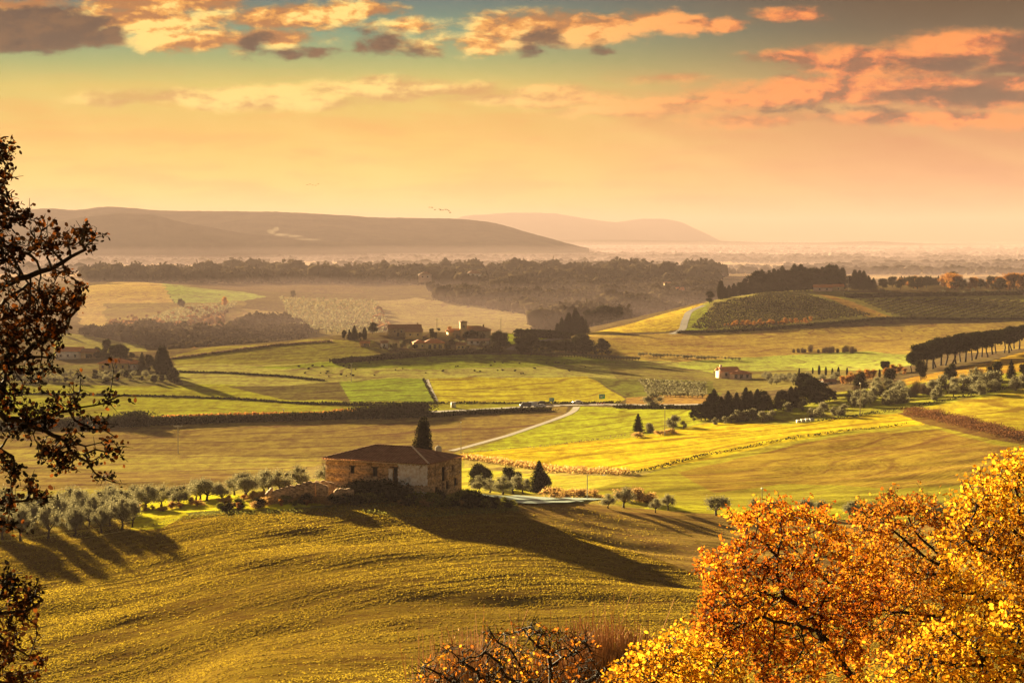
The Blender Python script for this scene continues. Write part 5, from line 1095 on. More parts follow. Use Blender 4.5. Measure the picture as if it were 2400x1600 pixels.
# left farms
house('farmhouse', 'yellow farmhouse with a bright orange hip roof on the hazy left', c0(686, 0)[0], c0(880, 0)[0], c0(0, 1198)[1], 3.6, 2.2, 10, R(-8), 'yellowwall', 'redroof', 'hip', [(-.35, 1, 1.2, 1.5), (-.1, 1, 1.2, 1.5), (.15, 1, 1.2, 1.5), (.38, 1, 1.2, 1.5)], dmin=800, dmax=1200)
house('house_wing', 'lower orange-roofed wing on the right side of the yellow farmhouse', c0(870, 0)[0], c0(962, 0)[0], c0(0, 1195)[1], 3.2, 1.7, 8, R(-8), 'whitewall', 'redroof', 'hip', [(-.2, .9, 1.2, 1.5), (.2, .9, 1.2, 1.5)], dmin=800, dmax=1200, cat='annexe')
house('farmhouse', 'white farmhouse with a long red gabled roof behind the oak twigs at left', c0(388, 0)[0], c0(560, 0)[0], c0(0, 1122)[1], 4.6, 2.0, 9, R(-6), 'whitewall', 'redroof', 'gable', [(-.3, 1.2, 1.2, 1.4), (0, 1.2, 1.2, 1.4), (.3, 1.2, 1.2, 1.4)], dmin=860, dmax=1400)
house('barn', 'brown gabled barn just right of the white left farmhouse', c0(562, 0)[0], c0(655, 0)[0], c0(0, 1118)[1], 3.6, 1.8, 8, R(-6), 'ochre', 'brownroof', 'gable', [(0, .2, 2.2, 2.4)], dmin=860, dmax=1400, cat='barn')
house('farmhouse', 'small pale house with brown roof below the slanting orchard', c0(1120, 0)[0], c0(1222, 0)[0], c0(0, 928)[1], 4, 2.4, 9, R(-10), 'ochre', 'brownroof', 'gable', [(-.2, 1.5, 1.3, 1.5), (.2, 1.5, 1.3, 1.5)], dmin=1300, dmax=2400)
# far villas in the woods
house('villa', 'pale villa showing among the long band of hazy woods', c4(1158, 0)[0], c4(1258, 0)[0], c4(0, 290)[1], 9, 5, 14, R(5), 'whitewall', 'brownroof', 'hip', [(-.2, 5, 2, 2), (.2, 5, 2, 2)], d=2690, cat='villa', dz=5)
house('villa', 'faint rosy villa left of the pale one in the hazy woods', c4(825, 0)[0], c4(912, 0)[0], c4(0, 255)[1], 9, 4, 14, R(5), 'pinkwall', 'brownroof', 'hip', [(-.2, 5, 2, 2), (.2, 5, 2, 2)], d=2690, cat='villa', dz=6)
house('house', 'small house with a red roof in the wood left of the vineyard hill', c5(218, 0)[0], c5(268, 0)[0], c5(0, 312)[1], 5, 3, 9, R(5), 'pinkwall', 'redroof', 'gable', [(0, 2, 1.5, 1.5)], d=2250, dz=5)
house('house', 'pale wedge of a house in the far wood behind the vineyard hill', c5(150, 0)[0], c5(188, 0)[0], c5(0, 282)[1], 8, 3, 9, R(5), 'ochre', 'brownroof', 'gable', [(0, 3, 1.5, 1.5)], d=2450, dz=-1)
house('house', 'long pinkish hilltop house with white gable beneath the dark wood', c5(1070, 0)[0], c5(1180, 0)[0], c5(0, 322)[1], 3.6, 2.0, 9, R(-4), 'pinkwall', 'redroof', 'gable', [(-.2, 1.2, 1.2, 1.3), (.2, 1.2, 1.2, 1.3)], dmin=1250, dmax=1700)
house('house', 'second hilltop house, pale, right of the long pinkish one', c5(1185, 0)[0], c5(1250, 0)[0], c5(0, 318)[1], 3.6, 1.8, 8, R(-4), 'ochre', 'redroof', 'gable', [(0, 1.2, 1.2, 1.3)], dmin=1250, dmax=1700)
house('shed', 'small pale shed by the right slope between thicket and orange trees', c5(1125, 0)[0], c5(1200, 0)[0], c5(0, 890)[1], 1.4, .7, 5, R(10), 'whitewall', 'brownroof', 'gable', [(0, .2, 1.2, .8)], dmin=600, dmax=1100, cat='shed')

# --- poles
M['pole'] = surf_mat('pale_concrete_pole', (.42, .38, .30), (.60, .54, .44), 3)
M['white'] = surf_mat('white_paint', (.74, .72, .68), (.84, .82, .78), 3, .5)
def pole(label, px, pt, pb, arm=1.2, s=1.0, dmin=60, dmax=2500, r=.14, kind='cross', cat='utility pole', d=None):
    g = G(px * s, pb * s, dmin, dmax)
    if d: g = np.array([(px * s - 1200) / F * d, d, gz((px * s - 1200) / F * d, d)])
    h = P3(px * s, pt * s, g[1])[2] - g[2]
    e = empty('utility_pole', g, 0, label, cat)
    V, Fc = tube([(0, 0, -.4), (0, 0, h)], [r, r * .7], 7); link('post', mesh_np('post', [(V, Fc, 0, .5)], [M['pole']]), e)
    if kind == 'cross':
        link('crossarm', mesh_np('crossarm', ch0([box(-arm, arm, -.06, .06, h - .35, h - .22)]), [M['pole']]), e)
        for u in (-arm * .9, 0, arm * .9):
            V, Fc = tube([(u, 0, h - .219), (u, 0, h + .15)], [.07, .05], 6); link('insulator', mesh_np('insulator', [(V, Fc, 0, .5)], [M['white']]), e)
    elif kind == 'lamp':
        V, Fc = tube([(0, 0, h - .1), (.6, 0, h + .05), (arm * 2, 0, h - .05)], [.07, .05, .05], 6); link('arm', mesh_np('arm', [(V, Fc, 0, .5)], [M['pole']]), e)
        link('lamp_head', mesh_np('lamp_head', ch0([box(arm * 2 - .05, arm * 2 + .6, -.14, .14, -.12 + h - .05, h - .02)]), [M['white']]), e)
    else: link('cap', mesh_np('cap', ch0([box(-.2, .2, -.2, .2, h, h + .35)]), [M['white']]), e)
    return e
pole('pale power pole with a crossarm standing in the wide brown field', *(c1(1403, 325)), c1(0, 545)[1], 1.4, dmin=450)
pole('slim power pole rising behind the right end of the farmhouse roof', c2(1549, 0)[0], c2(0, 158)[1], c2(0, 385)[1], .3, kind='top', dmin=400)
pole('bracket lamp pole by the pale sheeting and orange reeds', c3(722, 0)[0], c3(0, 450)[1], c3(0, 598)[1], 1.6, kind='lamp', dmin=345, r=.12)
pole('slim power pole between the orange grass tufts in the yellow field', c3(1197, 0)[0], c3(0, 40)[1], c3(0, 210)[1], .5, kind='top', dmin=450)
pole('power pole standing among grey shrubs on the right slope', c5(1348, 0)[0], c5(0, 888)[1], c5(0, 1085)[1], .5, kind='top', dmin=450)
pole('thin dark pole above the olives left of the orange oak top', c3(1793, 0)[0], c3(0, 540)[1], c3(0, 600)[1], .3, kind='top', dmin=380, r=.1)
pole('thin power pole in the pale meadow above the striped field', c4(363, 0)[0], c4(0, 855)[1], c4(0, 985)[1], .6, dmin=700)
pole('far power pole at the skyline of the hamlet left of the tower', c4(953, 0)[0], c4(0, 548)[1], c4(0, 620)[1], .9, dmin=900, dmax=1180, r=.2)
pole('far power pole right of the tower house', c4(1393, 0)[0], c4(0, 545)[1], c4(0, 640)[1], .6, dmin=900, dmax=1180, r=.2)
pole('tall pale pole beside the hilltop houses', c5(1274, 0)[0], c5(0, 240)[1], c5(0, 320)[1], .6, dmin=1250, dmax=1700, r=.25, kind='top')
pole('tiny white post at the left bend of the road', c1(2232, 0)[0], c1(0, 205)[1], c1(0, 245)[1], .2, kind='top', dmin=600, r=.12)

# --- road furniture and cars
M['teal'] = surf_mat('teal_sign_face', (.03, .36, .30), (.05, .45, .38), 2, .5, 0)
M['redp'] = surf_mat('red_paint', (.42, .03, .025), (.5, .05, .04), 2, .5, 0)
def sign(label, px, pt, pb, w, h_, s=1.0, face='teal', name='road_sign'):
    g = G(px * s, pb * s, 600, 950); top = P3(px * s, pt * s, g[1])[2] - g[2]; e = empty(name, g, R(8), label, 'road sign')
    for u in (-w * .3, w * .3):
        V, Fc = tube([(u, .06, -.2), (u, .06, top)], .05, 6); link('post', mesh_np('post', [(V, Fc, 0, .5)], [M['pole']]), e)
    p = link('panel', mesh_np('panel', ch0([box(-w / 2, w / 2, -.03, 0, top - h_, top)]), [M[face]]), e)
    link('border', mesh_np('border', ch0([box(-w / 2 + .06, w / 2 - .06, -.036, -.0305, top - .14, top - .08), box(-w / 2 + .06, w / 2 - .06, -.036, -.0305, top - h_ + .08, top - h_ + .14)]), [M['white']]), p)
    link('lettering', mesh_np('lettering', ch0([box(-w * .36, -w * .02, -.036, -.0305, top - h_ * .42, top - h_ * .30), box(w * .04, w * .3, -.036, -.0305, top - h_ * .42, top - h_ * .30), box(-w * .36, w * .12, -.036, -.0305, top - h_ * .68, top - h_ * .56)]), [M['white']]), p)
sign('teal road sign left of the white car at the junction', c4(1744, 0)[0], c4(0, 1093)[1], c4(0, 1140)[1], 2.0, 1.5)
sign('teal road sign above the red and white barrier right of the junction', c4(2090, 0)[0], c4(0, 1068)[1], c4(0, 1122)[1], 2.4, 1.9)
g = G(c4(2083, 0)[0], c4(0, 1142)[1], 600, 950)
e = empty('road_barrier', g, R(4), 'low red and white striped barrier on the verge below the teal sign', 'barrier')
link('rail', mesh_np('rail', ch0([box(-1.7, 1.7, -.06, .06, .35, .9)]), [M['redp']]), e)
for u in (-1.15, 0, 1.15): link('stripe', mesh_np('stripe', ch0([box(u - .16, u + .16, -.066, -.0605, .36, .89)]), [M['white']]), e)
for u in (-1.4, 1.4): link('foot', mesh_np('foot', ch0([box(u - .1, u + .1, -.3, .3, -.1, .345)]), [M['pole']]), e)
g = G(c4(1066, 0)[0], c4(0, 1160)[1], 600, 950)
e = empty('roadside_cabinet', g, R(10), 'small white roadside cabinet with a yellowish side on the lime verge', 'cabinet')
link('body', mesh_np('body', ch0([box(-.9, .9, -.6, .6, -.1, 2.0)]), [M['white']]), e); link('door', mesh_np('door', ch0([box(-.7, .0, -.63, -.602, .15, 1.8)]), [M['yellowwall']]), e); link('lid', mesh_np('lid', ch0([box(-1.0, 1.0, -.7, .7, 2.002, 2.12)]), [M['pole']]), e)
g = G(c2(1385, 0)[0], c2(0, 372)[1], 400, 700)
e = empty('water_tank', g, 0, 'small grey water tank behind the farmhouse beside the dirt track', 'tank')
V, Fc = tube([(0, 0, -.2), (0, 0, 1.7), (0, 0, 1.75), (0, 0, 2.0)], [1.0, 1.0, .95, .4], 16); link('body', mesh_np('body', [(V, Fc, 0, .5)], [M['pole']]), e); V, Fc = tube([(0, 0, 2.0), (0, 0, 2.2)], [.42, .38], 12); link('lid', mesh_np('lid', [(V, Fc, 0, .5)], [M['white']]), e)
M['carwhite'] = surf_mat('white_car_paint', (.74, .74, .74), (.8, .8, .8), 1, .3, 0, 1, .5); M['cargrey'] = surf_mat('grey_car_paint', (.10, .11, .13), (.13, .14, .16), 1, .3, 0, 1, .5)
M['carblack'] = surf_mat('black_car_paint', (.015, .018, .02), (.02, .024, .026), 1, .3, 0, 1, .5); M['tyre'] = surf_mat('tyre_rubber', (.01, .01, .01), (.02, .02, .02), 4)
def car(label, px, pb, paint, rot, van=False, s=1.0):
    g = G(px * s, pb * s, 620, 900); e = empty('van' if van else 'parked_car', (g[0], g[1], g[2] + .07), rot, label, 'van' if van else 'car', 'vehicles at the road junction')
    side = [(-2.1, .35), (-2.1, .8), (-1.95, .95), (-1.2, 1.0), (-.6, 1.42), (.9, 1.45), (1.6, 1.0), (2.05, .92), (2.15, .6), (2.12, .35)] if not van else [(-2.3, .4), (-2.3, 1.1), (-1.7, 1.25), (-1.2, 2.05), (2.2, 2.1), (2.3, 1.9), (2.3, .4)]
    n = len(side); sd = np.array(side); zt = sd[:, 1]
    V = []; 
    for y, sc2 in ((-.85, 1), (.85, 1)):
        for x, z in side: V.append((x, y * (1 if z < 1.05 else .82), z))
    V = np.array(V); q = np.array([(i, (i + 1) % n, (i + 1) % n + n, i + n) for i in range(n)])
    ch = [(V, q, 0, .5), (V, np.array([list(range(n))]), 0, .5), (V, np.array([list(range(2 * n - 1, n - 1, -1))]), 0, .5)]
    b = link('body', mesh_np('body', ch, [paint]), e)
    zz = (1.05, 1.36) if not van else (1.3, 1.85)
    for y in (-1, 1):
        x0, x1 = (-.95, 1.2) if not van else (-1.3, -.4)
        W = np.array([(x0, y * .83, zz[0]), (x1, y * .83, zz[0]), (x1 - .35, y * .745, zz[1]), (x0 + .45, y * .745, zz[1]), (x0, y * .845, zz[0]), (x1, y * .845, zz[0]), (x1 - .35, y * .76, zz[1]), (x0 + .45, y * .76, zz[1])])
        link('window', mesh_np('window', [(W, np.array([(0, 1, 2, 3), (4, 5, 6, 7), (0, 1, 5, 4), (1, 2, 6, 5), (2, 3, 7, 6), (3, 0, 4, 7)]), 0, .5)], [M['glass']]), e)
    for x in (-1.35, 1.35):
        for y in (-.8, .8):
            Vw, Fw = tube([(x, y - .1, .32), (x, y + .1, .32)], [.32, .32], 14); m2 = len(Vw) // 2
            w = link('wheel', mesh_np('wheel', [(Vw, Fw, 0, .5), (Vw, np.array([list(range(m2))]), 0, .5), (Vw, np.array([list(range(m2, 2 * m2))]), 0, .5)], [M['tyre']]), e)
    return e
car('dark grey van at the left end of the vehicles by the junction', *c4(1563, 1161), M['cargrey'], R(5), True)
car('white van right behind the dark grey one at the junction', *c4(1607, 1157), M['carwhite'], R(-10), True)
car('black car beyond the white van at the junction', *c4(1672, 1140), M['carblack'], R(8))
car('white car half hidden below the black car at the junction', *c4(1668, 1162), M['carwhite'], R(-12))
car('lone white car right of the teal sign at the junction', *c4(1922, 1136), M['carwhite'], R(8))
for i in range(4):  # low boxes stand in for an unidentified white stack
    px, pb = c5(972 + i * 27, 1124 - i * 3.5); g = G(px, pb, 450, 800); e = empty('white_box', g, R(12), ['leftmost low white box in the short line on the yellow slope', 'second low white box from the left on the yellow slope', 'third low white box on the yellow slope', 'rightmost low box, dark-ended, on the yellow slope'][i], 'white box', 'low white boxes on the yellow slope')
    link('body', mesh_np('body', ch0([box(-.62, .62, -.5, .5, -.1, .75)]), [M['white']]), e); link('lid', mesh_np('lid', ch0([box(-.68, .68, -.56, .56, .752, .85)]), [M['white'] if i < 3 else M['tyre']]), e)
# pale sheeting on the ground right of the farmhouse
M['sheet'] = surf_mat('pale_blue_sheeting', (.28, .38, .32), (.44, .56, .48), .35, .4, 0)
for i, (pts, w) in enumerate([([(1150, 1166), (1230, 1168), (1310, 1169), (1372, 1168)], 9), ([(1185, 1176), (1240, 1177), (1300, 1176), (1340, 1174)], 5)]):
    o = road('ground_sheeting', pts, w, M['sheet'], 1.0, 345, .12); del o['kind']
    tag(o, ['wide strip of pale blue-white ground sheeting right of the farmhouse', 'narrow nearer strip of pale blue ground sheeting'][i], 'ground sheeting', 'pale ground sheeting')
# --- birds
M['bird'] = surf_mat('dark_feathers', (.02, .018, .016), (.04, .035, .03), 3, .9, 0)
def bird(px, py, d, s, label, group, fl):
    c = P3(px, py, d); e = bpy.data.objects.new('bird', None)
    th = np.linspace(0, 1, 5); V = []; Fc = []
    # body: a spindle; wings: swept bent plates with thickness, all in one mesh
    bV, bF = tube([(-.42, 0, 0), (-.25, 0, .02), (0, 0, .03), (.28, 0, .02), (.45, 0, .04)], [.03, .08, .11, .07, .02], 6)
    ch = [(bV, bF, 0, .5)]
    for sd_ in (-1, 1):
        P = [(.15, .04 * sd_, .05), (.22, .5 * sd_, .05 + fl * .22), (-.02, 1.0 * sd_, .05 + fl * .12), (-.12, .95 * sd_, .04 + fl * .12), (-.1, .45 * sd_, .04 + fl * .2), (-.15, .04 * sd_, .04)]
        P = np.array(P); V = np.concatenate([P, P - (0, 0, .025)]); q = [(0, 1, 4, 5), (1, 2, 3, 4), (6, 11, 10, 7), (7, 10, 9, 8)] + [(i, (i + 1) % 6, (i + 1) % 6 + 6, i + 6) for i in range(6)]
        ch.append((V, np.array(q), 0, .5))
    bpy.data.objects.remove(e)
    o = link('bird', mesh_np('bird', ch, [M['bird']]), None, c); o.rotation_euler = (0, 0, R(200) + rng.normal() * .3); o.scale = (s, s, s)
    return tag(o, label, 'bird', group)
for i, (x, y) in enumerate([(1412, 850), (1425, 846), (1436, 850), (1450, 852), (1462, 846)]):
    bird(x / 1.96, y / 1.96, 900, 1.0, ['leftmost', 'second', 'third', 'fourth', 'rightmost'][i] + ' bird of the small higher flock over the dark hills', 'small higher flock of birds', rng.uniform(-.6, 1))
for i, (x, y) in enumerate([(1973, 953), (1985, 954), (1998, 964), (2020, 962), (2025, 966), (2035, 966), (2047, 963), (2056, 964), (2062, 969), (2068, 977)]):
    bird(x / 1.96, y / 1.96, 800, 1.1, ['first', 'second', 'third', 'fourth', 'fifth', 'sixth', 'seventh', 'eighth', 'ninth', 'tenth'][i] + ' bird from the left in the lower flock above the ridge', 'lower flock of birds', rng.uniform(-.6, 1))
# --- smoke over the plain
def smoke():
    m_, T, out = new_mat('smoke'); v = T.n.new('ShaderNodeVolumePrincipled'); v.inputs['Color'].default_value = (.6, .52, .42, 1); v.inputs['Density'].default_value = .0013; v.inputs['Anisotropy'].default_value = 0.2
    T.l.new(v.outputs[0], out.inputs['Volume']); ch = []
    d = 6100; k = d / F
    for x, y, rx, ry in [(636, 543, 9, 7), (648, 537, 6, 6), (660, 550, 20, 3.5), (690, 553, 18, 3), (722, 561, 34, 2.2)]:
        c = P3(x, y, d); V = IV * (1 + .18 * rng.normal(size=(len(IV), 1))) * (rx * k, 60, ry * k) + c; ch.append((V, IF, 0, .5))
    V_all = []
    o = link('smoke', mesh_np('smoke', ch, [m_])); tag(o, 'thin pale smoke drifting over the misty plain below the long ridge', 'smoke', kind='stuff')
smoke()
#==PART4== foreground oaks
def colonize(seeds, attr, step=.10, kill=.16, maxit=160, jitter=.25, infl=1e9):
    nodes = []; par = []
    for pl, root in seeds:
        prev = root
        for p in pl: nodes.append(p); par.append(prev if prev is not None else -1); prev = len(nodes) - 1
    nodes = np.array(nodes, float); par = list(par); A = np.array(attr, float)
    D = np.linalg.norm(A[:, None] - nodes[None], axis=2); near = D.argmin(1); nd = D.min(1); alive = nd > kill
    for it in range(maxit):
        if not alive.any(): break
        ids = np.nonzero(alive & (nd < infl))[0]; src = near[ids]; v = A[ids] - nodes[src]; v /= np.linalg.norm(v, axis=1)[:, None] + 1e-9
        us, inv = np.unique(src, return_inverse=True); S = np.zeros((len(us), 3)); np.add.at(S, inv, v)
        S /= np.linalg.norm(S, axis=1)[:, None] + 1e-9; S += rng.normal(size=S.shape) * jitter; S /= np.linalg.norm(S, axis=1)[:, None]
        new = nodes[us] + S * step; base = len(nodes); nodes = np.concatenate([nodes, new]); par += list(us)
        Dn = np.linalg.norm(A[:, None] - new[None], axis=2); k = Dn.argmin(1); m_ = Dn[np.arange(len(A)), k]; up = m_ < nd
        near[up] = base + k[up]; nd[up] = m_[up]; alive &= nd > kill
        if len(nodes) > 9000: break
    return nodes, np.array(par)
def fg_tree(label, base_px, d, limbs, blobs, nattr, depth, leafm, lsz, per, r_tip=.004, powr=2.4, bark='bark_dark', step=.10, kill=.15, base_d=None, twig_len=.16, leafprob=1.0, rmax=.16, thin=3, rag=True):
    """limbs: list of polylines [(px,py,dd)], first starts at the trunk foot; dd is an offset in depth"""
    bx = (base_px - 1200) / F * (base_d or d); by = (base_d or d); foot = np.array([bx, by, gz(bx, by) - .2])
    seeds = []; pts = []
    for i, (pl, attach) in enumerate(limbs):
        Q = [P3(a, b, d + c) for a, b, c in pl]
        if i == 0: Q = [foot] + Q
        out = []
        for a, b in zip(Q[:-1], Q[1:]):
            n = max(1, int(np.linalg.norm(b - a) / (step * 1.3)))
            for k in range(n): out.append(a + (b - a) * k / n + (rng.normal(size=3) * .012 if k else 0))
        out.append(Q[-1]); root = None
        if attach is not None:
            allp = np.array([p for s_, _ in seeds for p in s_]); root = int(np.linalg.norm(allp - out[0], axis=1).argmin())
        seeds.append((out, root))
    bl2 = list(blobs)
    for b in blobs:
        for _ in range(4):
            a = rng.random() * 6.28; bl2.append((b[0] + b[2] * 1.12 * math.cos(a), b[1] + b[3] * 1.2 * math.sin(a), b[2] * .26, b[3] * .3, (b[4] if len(b) > 4 else 1) * 1.1) + tuple(b[5:]))
    blobs = bl2 if rag else blobs
    A = []
    wts = np.array([b[2] * b[3] * (b[4] if len(b) > 4 else 1) for b in blobs], float); wts /= wts.sum()
    for i in rng.choice(len(blobs), nattr, p=wts):
        b = blobs[i]; q = rng.normal(size=3); q /= np.linalg.norm(q); q *= rng.random() ** .4
        A.append(P3(b[0] + q[0] * b[2], b[1] + q[1] * b[3], d + q[2] * depth + (b[5] if len(b) > 5 else 0)))
    nodes, par = colonize(seeds, A, step, kill)
    n = len(nodes); w = np.zeros(n); has = np.zeros(n, bool); has[par[par >= 0]] = True; w[~has] = 1
    # parents always precede children
    tips = np.where(~has, 1.0, 0.0); cnt = tips.copy()
    for i in range(n - 1, -1, -1):
        if par[i] >= 0: cnt[par[i]] += cnt[i]
    rad = np.minimum(r_tip * np.maximum(cnt, 1) ** (1 / powr), rmax)
    ch_i = np.nonzero(par >= 0)[0]; pa = par[ch_i]
    org = foot.copy(); nodes_l = nodes - org
    V, Fc = frusta(nodes_l[pa], nodes_l[ch_i], np.minimum(rad[pa], rad[ch_i] * 1.35), rad[ch_i], 5)
    e = empty('oak_tree', org, 0, label, 'oak tree')
    thick = rad[ch_i] > .02
    # small twigs at thin nodes
    th = np.nonzero((cnt <= thin) & (par >= 0))[0]
    tw = np.repeat(th, 2); dirn = nodes_l[tw] - nodes_l[par[tw]]; dirn /= np.linalg.norm(dirn, axis=1)[:, None] + 1e-9
    dirn = dirn * .6 + rng.normal(size=dirn.shape) * .7 + (0, 0, .15); dirn /= np.linalg.norm(dirn, axis=1)[:, None]
    ln = twig_len * (.4 + rng.random(len(tw))); TB = nodes_l[tw] + dirn * ln[:, None]
    V2, F2 = frusta(nodes_l[tw], TB, np.full(len(tw), r_tip * .8), np.full(len(tw), r_tip * .45), 3)
    big = Fc.reshape(-1, 5, 4)[thick].reshape(-1, 4)
    sm_ = Fc.reshape(-1, 5, 4)[~thick].reshape(-1, 4)
    def compact(V, Fc):
        u, inv = np.unique(Fc, return_inverse=True); return V[u], inv.reshape(Fc.shape)
    if len(big): bV, bF = compact(V, big); tr = link('trunk', mesh_np('trunk', [(bV, bF, 0, .5)], [M[bark]]), e)
    sV, sF = compact(V, sm_); link('branches', mesh_np('branches', [(sV, sF, 0, .5), (V2, F2, 0, .5)], [M[bark]]), e)
    keep = rng.random(len(tw)) < leafprob
    q = np.repeat(np.nonzero(keep)[0], per); u = rng.random(len(q)) ** .6
    LP = nodes_l[tw[q]] + (TB - nodes_l[tw])[q] * u[:, None] + rng.normal(size=(len(q), 3)) * lsz * .45
    cl = value_noise(LP[:, 0] * 1.7 + 40, LP[:, 2] * 1.7 + 40, 5); tint = np.clip(.5 * cl + .8 * rng.random(len(q)) - .2, 0, 1)
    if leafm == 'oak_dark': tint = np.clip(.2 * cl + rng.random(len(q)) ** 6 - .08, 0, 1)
    LV, LF = leaf_cloud(LP, lsz * (.4 + .95 * rng.random(len(q))), .62, True)
    link('leaves', mesh_np('leaves', [(LV, LF, 0, np.repeat(tint, 6))], [M[leafm]]), e)
    return e
k = 2.6133
def R5(x, y): return (1500 + x / k, 1100 + y / k)
# rust-orange oak, left of the right-hand group
def B(lst, d0=0.): return [(*R5(x, y), rx / k, ry / k, w, d0) for x, y, rx, ry, w in lst]
fg_tree('rust-orange oak with dark limbs, leftmost crown of the big autumn group at lower right', 2010, 24,
  [([(*R5(1330, 1300), 0), (*R5(1210, 1150), .1), (*R5(1090, 980), 0), (*R5(1010, 850), -.1), (*R5(880, 780), 0), (*R5(845, 660), 0), (*R5(840, 540), .1), (*R5(870, 420), 0), (*R5(860, 330), 0)], None),
   ([(*R5(1095, 980), 0), (*R5(1100, 860), .2), (*R5(1150, 690), .3), (*R5(1050, 610), .2), (*R5(960, 500), .2), (*R5(880, 430), .1)], 1),
   ([(*R5(1060, 560), .2), (*R5(1090, 460), .4), (*R5(1150, 370), .5)], 1),
   ([(*R5(845, 560), 0), (*R5(780, 460), -.2), (*R5(700, 420), -.2)], 1), ([(*R5(880, 780), 0), (*R5(740, 770), -.3), (*R5(620, 830), -.4)], 1),
   ([(*R5(1090, 980), 0), (*R5(930, 950), -.4), (*R5(760, 900), -.5), (*R5(620, 950), -.5)], 1), ([(*R5(1220, 1150), 0), (*R5(1300, 960), .5), (*R5(1320, 800), .6), (*R5(1300, 650), .6), (*R5(1260, 430), .6)], 1)],
  B([(860, 260, 150, 70, 1), (700, 330, 130, 80, 1), (980, 300, 130, 80, .9), (850, 420, 230, 90, .8), (560, 560, 130, 90, 1.1), (440, 560, 80, 70, 1), (700, 600, 200, 110, 1), (520, 760, 150, 120, 1), (700, 850, 240, 140, 1), (430, 900, 120, 90, 1), (950, 640, 200, 150, .9), (1000, 880, 230, 170, .9), (600, 1050, 300, 150, 1), (900, 1150, 350, 160, 1), (1150, 380, 90, 100, .8), (1250, 560, 170, 170, .8), (1300, 800, 180, 200, .8), (1200, 1080, 200, 200, .8), (860, 150, 22, 60, .25)]),
  2500, 1.1, 'oak_orange', .047, 6, step=.085, kill=.12)
fg_tree('reddish-brown oak behind, middle crown of the big autumn group', 2165, 27,
  [([(*R5(1800, 1300), 0), (*R5(1850, 1000), 0), (*R5(1890, 680), 0), (*R5(1840, 580), 0), (*R5(1790, 480), 0), (*R5(1700, 400), 0), (*R5(1640, 280), 0)], None),
   ([(*R5(1850, 590), 0), (*R5(1740, 530), -.1), (*R5(1620, 430), -.2), (*R5(1560, 380), -.2)], 1), ([(*R5(1880, 660), 0), (*R5(1720, 640), .2), (*R5(1600, 620), .2), (*R5(1480, 540), .3)], 1),
   ([(*R5(1860, 900), 0), (*R5(1650, 880), -.2), (*R5(1500, 860), -.3)], 1)],
  B([(1560, 190, 110, 70, 1), (1700, 230, 120, 70, 1), (1460, 300, 130, 80, 1), (1620, 350, 180, 80, .9), (1800, 330, 130, 100, 1), (1400, 420, 120, 90, .9), (1600, 540, 220, 110, .8), (1500, 700, 220, 150, .8), (1750, 720, 200, 150, .8), (1550, 950, 300, 180, .8), (1800, 1000, 250, 220, .8), (1900, 480, 120, 120, .9)]),
  2000, 1.2, 'oak_rust', .050, 6, step=.095, kill=.14)
fg_tree('golden yellow oak filling the right edge of the view, tallest of the autumn group', 2520, 22,
  [([(*R5(2750, 1300), 0), (*R5(2600, 900), 0), (*R5(2450, 600), 0), (*R5(2350, 330), 0), (*R5(2300, 120), 0)], None),
   ([(*R5(2550, 800), 0), (*R5(2350, 620), -.3), (*R5(2150, 520), -.3), (*R5(2000, 430), -.3)], 1), ([(*R5(2600, 900), 0), (*R5(2300, 850), -.3), (*R5(2050, 760), -.3), (*R5(1900, 740), -.2)], 1), ([(*R5(2400, 450), 0), (*R5(2200, 300), .1), (*R5(2000, 190), .2), (*R5(1960, 120), .2)], 1)],
  B([(2320, 0, 110, 90, 1), (2240, 60, 100, 80, 1), (2080, 40, 60, 40, .6), (2130, 170, 130, 90, 1), (1960, 150, 60, 60, .5), (2300, 220, 160, 130, 1), (2030, 290, 130, 90, .9), (2200, 400, 200, 130, 1), (1970, 450, 130, 110, .9), (2100, 600, 200, 150, 1), (2350, 600, 170, 200, 1), (1950, 760, 140, 120, .9), (2200, 850, 230, 170, .9), (2450, 300, 130, 300, .8), (2500, 800, 160, 300, .8)]),
  2500, 1.1, 'oak_gold', .047, 6, step=.09, kill=.125)
fg_tree('bright yellow-leaved oak in the lower right corner, nearest of the autumn group', 2330, 19.5,
  [([(*R5(2250, 1700), 0), (*R5(2200, 1500), 0), (*R5(2150, 1300), 0), (*R5(2050, 1100), 0), (*R5(1900, 980), 0)], None), ([(*R5(2160, 1320), 0), (*R5(2300, 1150), .1), (*R5(2330, 980), .1)], 1), ([(*R5(2100, 1200), 0), (*R5(1850, 1180), 0), (*R5(1650, 1160), 0)], 1)],
  B([(1900, 1000, 150, 90, 1), (1740, 1080, 130, 90, 1), (2100, 1050, 180, 110, 1), (2300, 980, 130, 130, 1), (1950, 1200, 250, 130, 1), (2250, 1230, 200, 150, 1), (1650, 1230, 160, 100, 1), (1500, 1290, 150, 80, .8)]),
  1600, .9, 'oak_gold', .048, 5, step=.085, kill=.12)
fg_tree('low golden-orange oak crown at the bottom edge left of the autumn group', 1640, 22,
  [([(*R5(330, 1600), 0), (*R5(320, 1400), 0), (*R5(250, 1250), 0), (*R5(180, 1100), 0)], None), ([(*R5(320, 1400), 0), (*R5(450, 1250), .1), (*R5(520, 1130), .1)], 1)],
  B([(230, 1030, 60, 50, .9), (130, 1090, 120, 60, 1), (300, 1110, 130, 70, 1), (60, 1180, 120, 80, 1), (250, 1200, 200, 90, 1), (450, 1180, 160, 100, 1), (-60, 1280, 120, 70, .9), (150, 1320, 250, 90, 1), (500, 1330, 200, 90, 1)]),
  1400, .9, 'oak_gold', .048, 5, step=.085, kill=.12)
c6 = crop(900, 1160, 2.94)
def B6(lst): return [(*c6(x, y), rx / 2.94, ry / 2.94, w) for x, y, rx, ry, w in lst]
